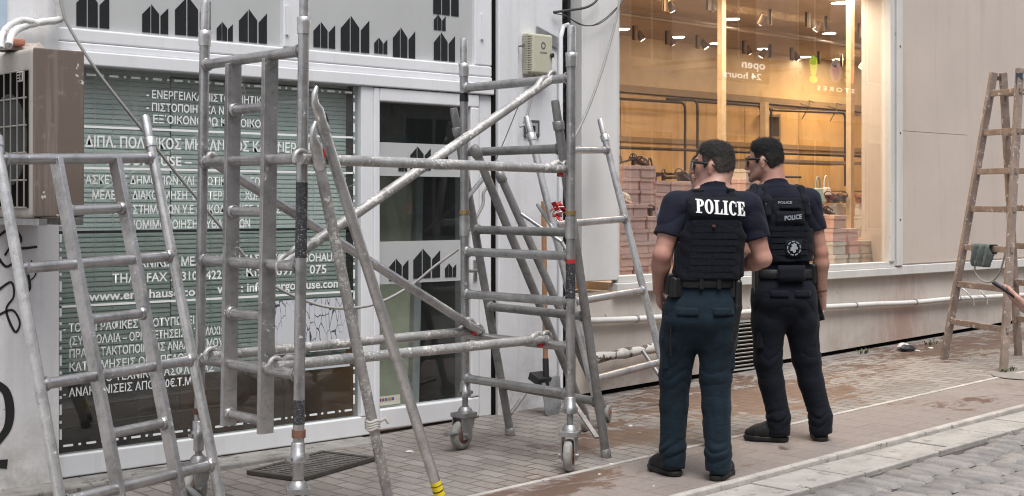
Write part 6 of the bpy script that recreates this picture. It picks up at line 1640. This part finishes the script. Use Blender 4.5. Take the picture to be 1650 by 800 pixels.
rbox('patch', pmat('dull_red_patch', (.09, .03, .025), .8, 0, .4, 60, 0, 60, None, True), v1, (.068, sy1(.068, 1.328)-.010, 1.328), (.010, .004, .008), .002)
for sx in (-1, 1):
    x = cx1(1.15)+sx*.150; rbox('side_panel', VEST, v1, (x, -.035, 1.155), (.026, .062, .095), .012)
ring_belt(o1, hip1, 1.005, 1.053, .014, BELT)
for x in (.010, .100): rbox('keeper', HOLS, o1, (x, back_y(hip1, .014)(x, 1.03)-.006, 1.029), (.011, .006, .030), .004)
p = -.150; rbox('pouch', HOLS, o1, (-.112, -.078, 1.005), (.035, .030, .052), .010, .5); rbox('pouch', HOLS, o1, (-.142, -.02, 1.02), (.026, .034, .056), .010, .2)
rbox('holster', HOLS, o1, (.195, .00, .93), (.024, .042, .105), .012, -.2); rbox('radio', HOLS, o1, (.178, -.075, 1.0), (.022, .018, .05), .006, -.5)
f = Field((.10, -.20, .60), (.34, .05, 1.12), .0045); f.chain([(.208, -.09, 1.03), (.205, -.085, .90), (.190, -.075, .78), (.178, -.07, .70)], [.019, .022, .020, .017], .01); f.build('baton', HOLS, o1)
# trouser pockets
for x, sg in ((-.066, 1), (.124, -1)): patch_panel('pocket_flap', tr1, back_y(hip1, .004), x-.055, x+.055, .862, .905, TROU1, .004, .010, 8)
for (hp, kn, an), sg in zip(leg1, (-1, 1)):
    cxp = hp[0]+(kn[0]-hp[0])*.62+sg*.072; rbox('cargo_pocket', TROU1, tr1, (cxp-sg*.008, -.005+(kn[1]-hp[1])*.6, .655), (.026, .064, .092), .020)
    rbox('cargo_flap', TROU1, tr1, (cxp-sg*.003, -.005+(kn[1]-hp[1])*.6, .735), (.025, .067, .022), .012)
m = MB(); m.tube([(-.148, -.105, .80), (-.150, -.100, .72), (-.146, -.098, .665)], .003, 6); m.lathe((-.146, -.098, .662), (0, 0, -1), [(0, .005), (.012, .005)], 8); z_ = m.build('zip_pull', HOLS, None); z_.parent = tr1
# sleeve badge
lettering('Π', PRINT, 'sleeve_print', v1, (0, 0, 0), (1, 0, 0), UZ, .018, .024, .02, 0, extra=lambda p: Vector((-.205+p.x*.8, -.072-p.x*.3, 1.395+p.z))+Vector(o1.location))

# ---- second officer: farther right, bracelet and black phone in the right hand
gx, gy = 6.778, 4.824
o2 = thing('person', 'police officer with small POLICE patch and round emblem on the vest, phone in hand', 'person', (gx, gy, zg(gx)), VIEW_RZ+R(8), 'police officers watching the shops')
tor2 = [(.97, -.076, 0, .152, .112), (1.06, -.078, 0, .150, .116), (1.20, -.080, 0, .155, .122), (1.32, -.084, -.004, .166, .122), (1.40, -.094, -.012, .172, .108), (1.455, -.108, -.016, .146, .086), (1.51, -.126, -.016, .088, .064)]
hip2 = [(.700, -.070, -.010, .070, .068), (.745, -.074, -.012, .130, .096), (.82, -.078, -.014, .180, .130), (.90, -.079, -.012, .178, .130), (.98, -.081, -.004, .166, .118), (1.06, -.082, 0, .160, .116)]
nb2 = (-.134, -.006, 1.505); hd2 = (-.188, .030, 1.668)
leg2 = [((-.165, -.005, .88), (-.168, .02, .485), (-.105, .015, .095)), ((.005, -.01, .88), (.068, .01, .490), (.150, .0, .095))]
skin2 = skin_mat('skin_second_officer', (.43, .24, .18), (.46, .18, .14)); hair2 = hair_mat('black_hair', (.010, .009, .009), (.028, .026, .026))
shR2, elR2, wrR2 = (.070, -.015, 1.432), (.140, -.040, 1.125), (.155, -.010, .885)
Rm2, T2, tr2 = officer('o2', o2, tor2, hip2, nb2, hd2, R(58), R(-4), (-.262, -.01, 1.432), (-.300, .02, 1.14), (-.20, .20, 1.05), ((.6, .7, 0), (0, .3, -1), (0, 1, .3), .6),
        shR2, elR2, wrR2, ((-.06, .10, -1), (-.70, -.72, 0), (-.65, .75, .1), .62), leg2, 1.0, TROU2, skin2, hair2, .98, .58)
hairmesh('hair', hd2, Rm2, hair2, o2, .005, .020, fade=hair_mat('clipped_dark_sides', (.040, .031, .026), (.085, .07, .06))); sunglasses(o2, hd2, Rm2)
for (hp, kn, an), ang in zip(leg2, (R(62), R(-14))): shoe(o2, (an[0], an[1]-.01, an[2]), ang)
v2 = vest(o2, tor2, (-.256, -.01, 1.432), (.064, -.015, 1.432), nb2, 1.075, 1.395, .020, .11)
sy2 = back_y(tor2, .020, 2.7); cx2 = lambda z: -.086
# shoulder straps and shoulder pads of the carrier
for sg, sx in ((-1, -.215), (1, .020)):
    f = Field((sx-.12, -.22, 1.28), (sx+.12, .18, 1.60), .0045); f.chain([(sx+sg*.004, -.135, 1.355), (sx-sg*.006, -.105, 1.430), (sx-sg*.012, -.050, 1.495), (sx-sg*.008, .02, 1.500), (sx, .10, 1.42)], [.020, .024, .026, .026, .022], .03)
    f.build('shoulder_strap', VEST, v2); rbox('buckle', HOLS, v2, (sx, -.128, 1.400), (.022, .008, .018), .004)
f = Field((-.36, -.20, 1.36), (-.14, .12, 1.60), .0045); f.chain([(-.285, -.075, 1.47), (-.262, -.02, 1.505), (-.24, .05, 1.50)], [.020, .026, .022], .02); f.build('shoulder_pad', VEST, v2)
patch_panel('carry_handle', v2, sy2, -.150, -.025, 1.388, 1.408, VEST, .012, .010, 6)
patch_panel('patch_panel', v2, sy2, -.175, .000, 1.292, 1.372, VEST, .006, .010, 8)
lt = lettering('POLICE', GREYP, 'lettering', v2, (0, 0, 0), (1, 0, 0), UZ, .105, .027, .03, 0, extra=lambda p: Vector((-.128+(p.x+o2.location.x), 0, 1.318+(p.z+o2.location.z)+.10*(p.x+o2.location.x))))
for v in lt.data.vertices: v.co.y = sy2(v.co.x, v.co.z)-.0205
lt2 = lettering('POLICE', GREYP, 'shirt_print', v2, (0, 0, 0), (1, 0, 0), UZ, .085, .014, .03, 0, extra=lambda p: Vector((-.160+(p.x+o2.location.x), 0, 1.416+(p.z+o2.location.z))))
for v in lt2.data.vertices: v.co.y = sy2(v.co.x, 1.40)-.004
webbing(o2, v2, tor2, .020, [1.272-.036*k for k in range(5)], .112, cx2, VEST)
# round emblem: ring, crest shape and broken lettering ring
m = MB(); ec = (-.066, 1.155)
EY = lambda x, z: sy2(x, z)-.0095
for k in range(36):
    q0, q1 = 2*math.pi*k/36, 2*math.pi*(k+.72)/36
    if k % 4 != 3: m.add([Vector((ec[0]+r_*math.cos(q), EY(ec[0], ec[1]), ec[1]+r_*math.sin(q))) for q, r_ in ((q0, .036), (q1, .036), (q1, .043), (q0, .043))], [(0, 1, 2, 3)])
blob = [(.004, .030), (.018, .022), (.014, .012), (.024, .006), (.022, -.008), (.010, -.006), (.012, -.022), (-.002, -.028), (-.010, -.014), (-.022, -.016), (-.020, .004), (-.012, .008), (-.016, .022)]
m.add([Vector((ec[0]+a, EY(ec[0], ec[1]), ec[1]+b)) for a, b in blob], [tuple(range(len(blob)))])
em = m.build('emblem', GREYP, None); em.parent = v2; sd = em.modifiers.new('t', 'SOLIDIFY'); sd.thickness = .002
patch_panel('emblem_backing', v2, sy2, -.115, -.015, 1.105, 1.205, VEST, .0065, .008, 6)
ring_belt(o2, hip2, .975, 1.03, .014, BELT)
patch_panel('waist_pouch', o2, back_y(hip2, .014), -.160, .005, .965, 1.055, VEST, .022, .028, 10)
rbox('pouch', HOLS, o2, (.088, -.045, 1.0), (.024, .036, .058), .01, -.6); rbox('pouch', HOLS, o2, (.098, .03, .99), (.022, .034, .062), .01)
rbox('holster', HOLS, o2, (.098, .0, .905), (.020, .038, .075), .012)
rbox('holster_plate', HOLS, o2, (-.25, -.02, .96), (.020, .04, .085), .01)
for x in (-.150, -.005): patch_panel('pocket_flap', tr2, back_y(hip2, .004), x-.052, x+.052, .868, .908, TROU2, .004, .010, 8)
for (hp, kn, an), sg in zip(leg2, (-1, 1)):
    cxp = hp[0]+(kn[0]-hp[0])*.62+sg*.068; rbox('cargo_pocket', TROU2, tr2, (cxp-sg*.008, 0, .640), (.024, .060, .088), .018)
MB_ = MB(); P = [(wrR2[0]-.002+.034*math.cos(q), wrR2[1]+.034*math.sin(q), wrR2[2]+.012) for q in np.linspace(0, 2*math.pi, 22)]; MB_.tube(P, .003, 6, False); br_ = MB_.build('bracelet', pmat('dark_red_cord', (.08, .025, .02), .8, 0, .1, 20, 0, 60, None, True), None); br_.parent = o2
w_ = Matrix.Rotation(VIEW_RZ+R(8), 3, 'Z'); hd_ = Vector((-.06, .10, -1)).normalized(); pn_ = Vector((-.70, -.72, 0)).normalized()
pp = Vector(o2.location)+w_@(Vector(wrR2)+hd_*.098+pn_*.026+Vector((-.012, 0, 0)))
lx_ = (hd_*.92+hd_.cross(pn_)*-.38).normalized(); lx_ = (lx_-pn_*lx_.dot(pn_)).normalized(); ly_ = pn_.cross(lx_)
ph = MB(); ph.obox(pp, (w_@lx_)*.074, (w_@ly_)*.036, (w_@pn_)*.0048); pho = ph.build('mobile_phone', HOLS, None, .004, 3, loc=tuple(pp)); tag(pho, 'black phone held low in the right hand of the second officer', 'phone')

# ---- third person, almost hidden behind the first officer
pz = at(1103, 735); gx, gy = 6.268, 5.140
o3 = thing('person', 'person in pale blue grey shirt almost hidden behind the officer with large POLICE lettering', 'person', (gx, gy, zg(gx)), VIEW_RZ+R(180))
tor3 = [(.95, 0, 0, .150, .105), (1.08, 0, 0, .150, .110), (1.22, 0, 0, .160, .115), (1.33, 0, -.006, .168, .105), (1.39, 0, -.01, .140, .080), (1.44, 0, -.01, .075, .056)]
hip3 = [(.70, 0, -.01, .15, .105), (.80, 0, -.01, .165, .120), (.90, 0, -.005, .160, .116), (1.02, 0, 0, .150, .108)]
nb3 = (-.01, -.006, 1.44); hd3 = (-.03, .03, 1.590)
leg3 = [((-.09, 0, .83), (-.085, .01, .46), (-.090, 0, .095)), ((.09, 0, .83), (.135, .01, .46), (.160, 0, .095))]
skin3 = skin_mat('skin_third_person', (.42, .24, .17), (.45, .18, .13)); hair3 = hair_mat('white_hair', (.30, .29, .28), (.5, .49, .48))
_N = NAVY; NAVY = cloth_mat('pale_blue_grey_shirt', (.30, .33, .38), .12)
officer('o3', o3, tor3, hip3, nb3, hd3, R(20), 0, (-.165, -.01, 1.365), (-.175, -.02, 1.08), (-.14, .10, .88), ((.1, .3, -1), (1, 0, 0), (0, 1, .2), .5), (.175, -.01, 1.365), (.20, -.02, 1.08), (.15, .10, .88), ((-.1, .3, -1), (-1, 0, 0), (0, 1, .2), .5), leg3, .95, cloth_mat('grey_trousers', (.05, .05, .055)), skin3, hair3, .9, .62, .97)
NAVY = _N
hairmesh('hair', hd3, rotz(R(20)), hair3, o3, .005, .014, None, .97)
for hp, kn, an in leg3: shoe(o3, (an[0], an[1]-.01, an[2]), R(0))

# ---- fourth person, beyond the right edge of the picture: the hand with the phone reaches in
hx = at(1657, 491, z=1.155)
sc_d = Vector((FX, FY, 0)); sc_r = Vector((FY, -FX, 0))
RZ4 = VIEW_RZ+R(70); pc = hx-Matrix.Rotation(RZ4, 3, 'Z')@Vector((-.085, .395, 0))
o4 = thing('person', 'person at the right edge, only a hand holding a phone in view', 'person', (pc.x, pc.y, zg(pc.x)), RZ4)
# local frame: forward (+y) points to the left of the picture, +x points away from us
hl = (0-.085, .395, 1.150-zg(pc.x))
wr4 = (hl[0]-.01, hl[1]-.065, hl[2]-.045)
NAVY = cloth_mat('grey_tshirt', (.16, .16, .17), .15)
tor4 = [(z+.03, x, y, a, b) for z, x, y, a, b in tor3]; hip4 = [(z+.02, x, y, a, b) for z, x, y, a, b in hip3]
officer('o4', o4, tor4, hip4, (0, -.006, 1.44), (0, .035, 1.58), 0, R(-14), (-.17, -.01, 1.375), (-.195, .045, 1.085), wr4, ((.05, .85, .52), (.25, -.35, .80), (-1, .2, .1), .18), (.17, -.01, 1.375), (.20, .03, 1.10), (.10, .24, 1.02), ((-.3, .9, .2), (-.2, -.3, .9), (0, .4, .9), .4), leg3, .97, cloth_mat('blue_jeans', (.03, .045, .08)), skin_mat('skin_fourth_person', (.50, .29, .22), (.55, .23, .18)), hair1, .92, .6, .98)
NAVY = _N
hairmesh('hair', (0, .035, 1.58), rotx(R(-14)), hair2, o4, .006, .02, None, .98)
for hp, kn, an in leg3: shoe(o4, (an[0], an[1]-.01, an[2]), R(0))
ph2 = MB(); ph2.obox((0, 0, 0), (.037, 0, 0), (0, .0045, 0), (0, 0, .076)); pho = ph2.build('mobile_phone', HOLS, None, .004, 3)
w4 = Matrix.Rotation(RZ4, 4, 'Z'); pho.location = Vector(o4.location)+w4@Vector((hl[0]+.0, hl[1]+.034, hl[2]+.026)); pho.rotation_euler = (R(-56), 0, RZ4); tag(pho, 'black phone held up in the hand at the right edge', 'phone')
# ------------------------------------------------------------------ the other side of the street (seen mirrored in the shop glass)
opp = thing('opposite_building', 'pale stone building across the street, seen mirrored in the shop window', 'building', (14, -6.4, zg(14)))
m = MB(); m.box((-14, -9.0, -.6), (34, -6.4, 8.6)); m.build('wall', pmat('opposite_stone', (.60, .56, .50), .85, 0, .1, 2, .2, 20), opp)
m = MB(); m.box((-14, -6.4, 3.55), (34, -6.16, 3.8)); m.box((-14, -6.4, 8.3), (34, -5.95, 8.62)); m.build('cornice', pmat('opposite_trim', (.52, .48, .43), .8), opp, .02)
first = None
for zz, hh in ((.75, 2.4), (4.6, 2.3)):
    for i in range(15):
        x = -12+i*3.1
        if first is None:
            first = MB().box((x, -6.41, zz), (x+1.5, -6.36, zz+hh)).build('window', pmat('opposite_frame', (.55, .54, .5), .6), opp, .01)
            MB().box((x+.08, -6.362, zz+.08), (x+.71, -6.352, zz+hh-.08)).box((x+.79, -6.362, zz+.08), (x+1.42, -6.352, zz+hh-.08)).build('pane', pmat('opposite_glass', (.05, .06, .07), .15), first)
            first_x, first_z = x, zz
        else:
            o = copy_tree(first, opp); o.location = Vector(first.location)+Vector((x-first_x, 0, zz-first_z))
def mirrored_sign(name, lab, cat, px0, py0, px1, py1, Yv, build):
    """Real sign across the street whose mirror image in the glass is seen between two photo positions."""
    GY = SY+.023
    a, b_ = at(px0, py0, Y=Yv), at(px1, py1, Y=Yv); yr = 2*GY-Yv
    t_ = thing(name, lab, cat, ((a.x+b_.x)/2, yr, (a.z+b_.z)/2))
    build(t_, a.x, b_.x, b_.z, a.z, yr)
GLOW = emit_mat('added_glow_letters', (.95, .93, .88), 1.6)  # emission added so the faint letters show up mirrored in the glass
def sgn1(t_, x0, x1, z0, z1, y):
    MB().box((x0-.05, y-.08, z0), (x1+.05, y, z1)).build('panel', pmat('grey_sign', (.045, .042, .04), .6), t_, .01)
    h = (z1-z0)
    lettering('open', GLOW, 'lettering', t_, (x1-.12, y+.004, z0+h*.58), (-1, 0, 0), UZ, (x1-x0)*.50, h*.34, .015, 0)
    lettering('24 hours', GLOW, 'lettering', t_, (x1-.25, y+.004, z0+h*.13), (-1, 0, 0), UZ, (x1-x0)*.80, h*.27, .015, 0)
    MB().box((x0+.1, -6.4, z1-.1), (x0+.16, y-.08, z1-.04)).box((x1-.16, -6.4, z1-.1), (x1-.1, y-.08, z1-.04)).build('bracket', M['black'], t_)
mirrored_sign('open_hours_sign', 'grey sign reading open 24 hours, mirrored in the shop window', 'sign', 1162, 88, 1238, 136, 17.6, sgn1)
def sgn2(t_, x0, x1, z0, z1, y):
    MB().box((x0-.08, y-.08, z0-.05), (x1+.08, y, z1+.05)).build('panel', pmat('brown_grey_sign', (.07, .06, .05), .6), t_, .06, 4)
    w = x1-x0; h = z1-z0
    lettering('E', emit_mat('red_letter', (.72, .16, .07), 1.3), 'lettering', t_, (x1-.02, y+.004, z0+h*.38), (-1, 0, 0), UZ, w*.20, h*.48, .04, 0)  # coloured letters carry the same added glow
    lettering('O', emit_mat('grey_letter', (.33, .31, .33), .8), 'lettering', t_, (x1-w*.26, y+.004, z0+h*.36), (-1, 0, 0), UZ, w*.26, h*.62, .05, 0)
    lettering('I', emit_mat('purple_letter', (.25, .03, .28), 1.0), 'lettering', t_, (x1-w*.345, y+.007, z0+h*.42), (-1, 0, 0), UZ, w*.09, h*.36, .07, 0)
    lettering('!', emit_mat('lime_letter', (.46, .66, .03), 1.5), 'lettering', t_, (x1-w*.76, y+.004, z0+h*.30), (-1, 0, 0), UZ, w*.17, h*.72, .05, 0)
    lettering('S T O R E S', GLOW, 'lettering', t_, (x1+.02, y+.004, z0+h*.06), (-1, 0, 0), UZ, w*.78, h*.13, .02, 0)
    MB().box((x0+.1, -6.4, z1-.1), (x0+.16, y-.08, z1-.04)).box((x1-.16, -6.4, z1-.1), (x1-.1, y-.08, z1-.04)).build('bracket', M['black'], t_)
mirrored_sign('stores_sign', 'rounded shop sign with lime exclamation mark and STORES lettering, mirrored in the shop window', 'sign', 1298, 90, 1376, 154, 17.6, sgn2)
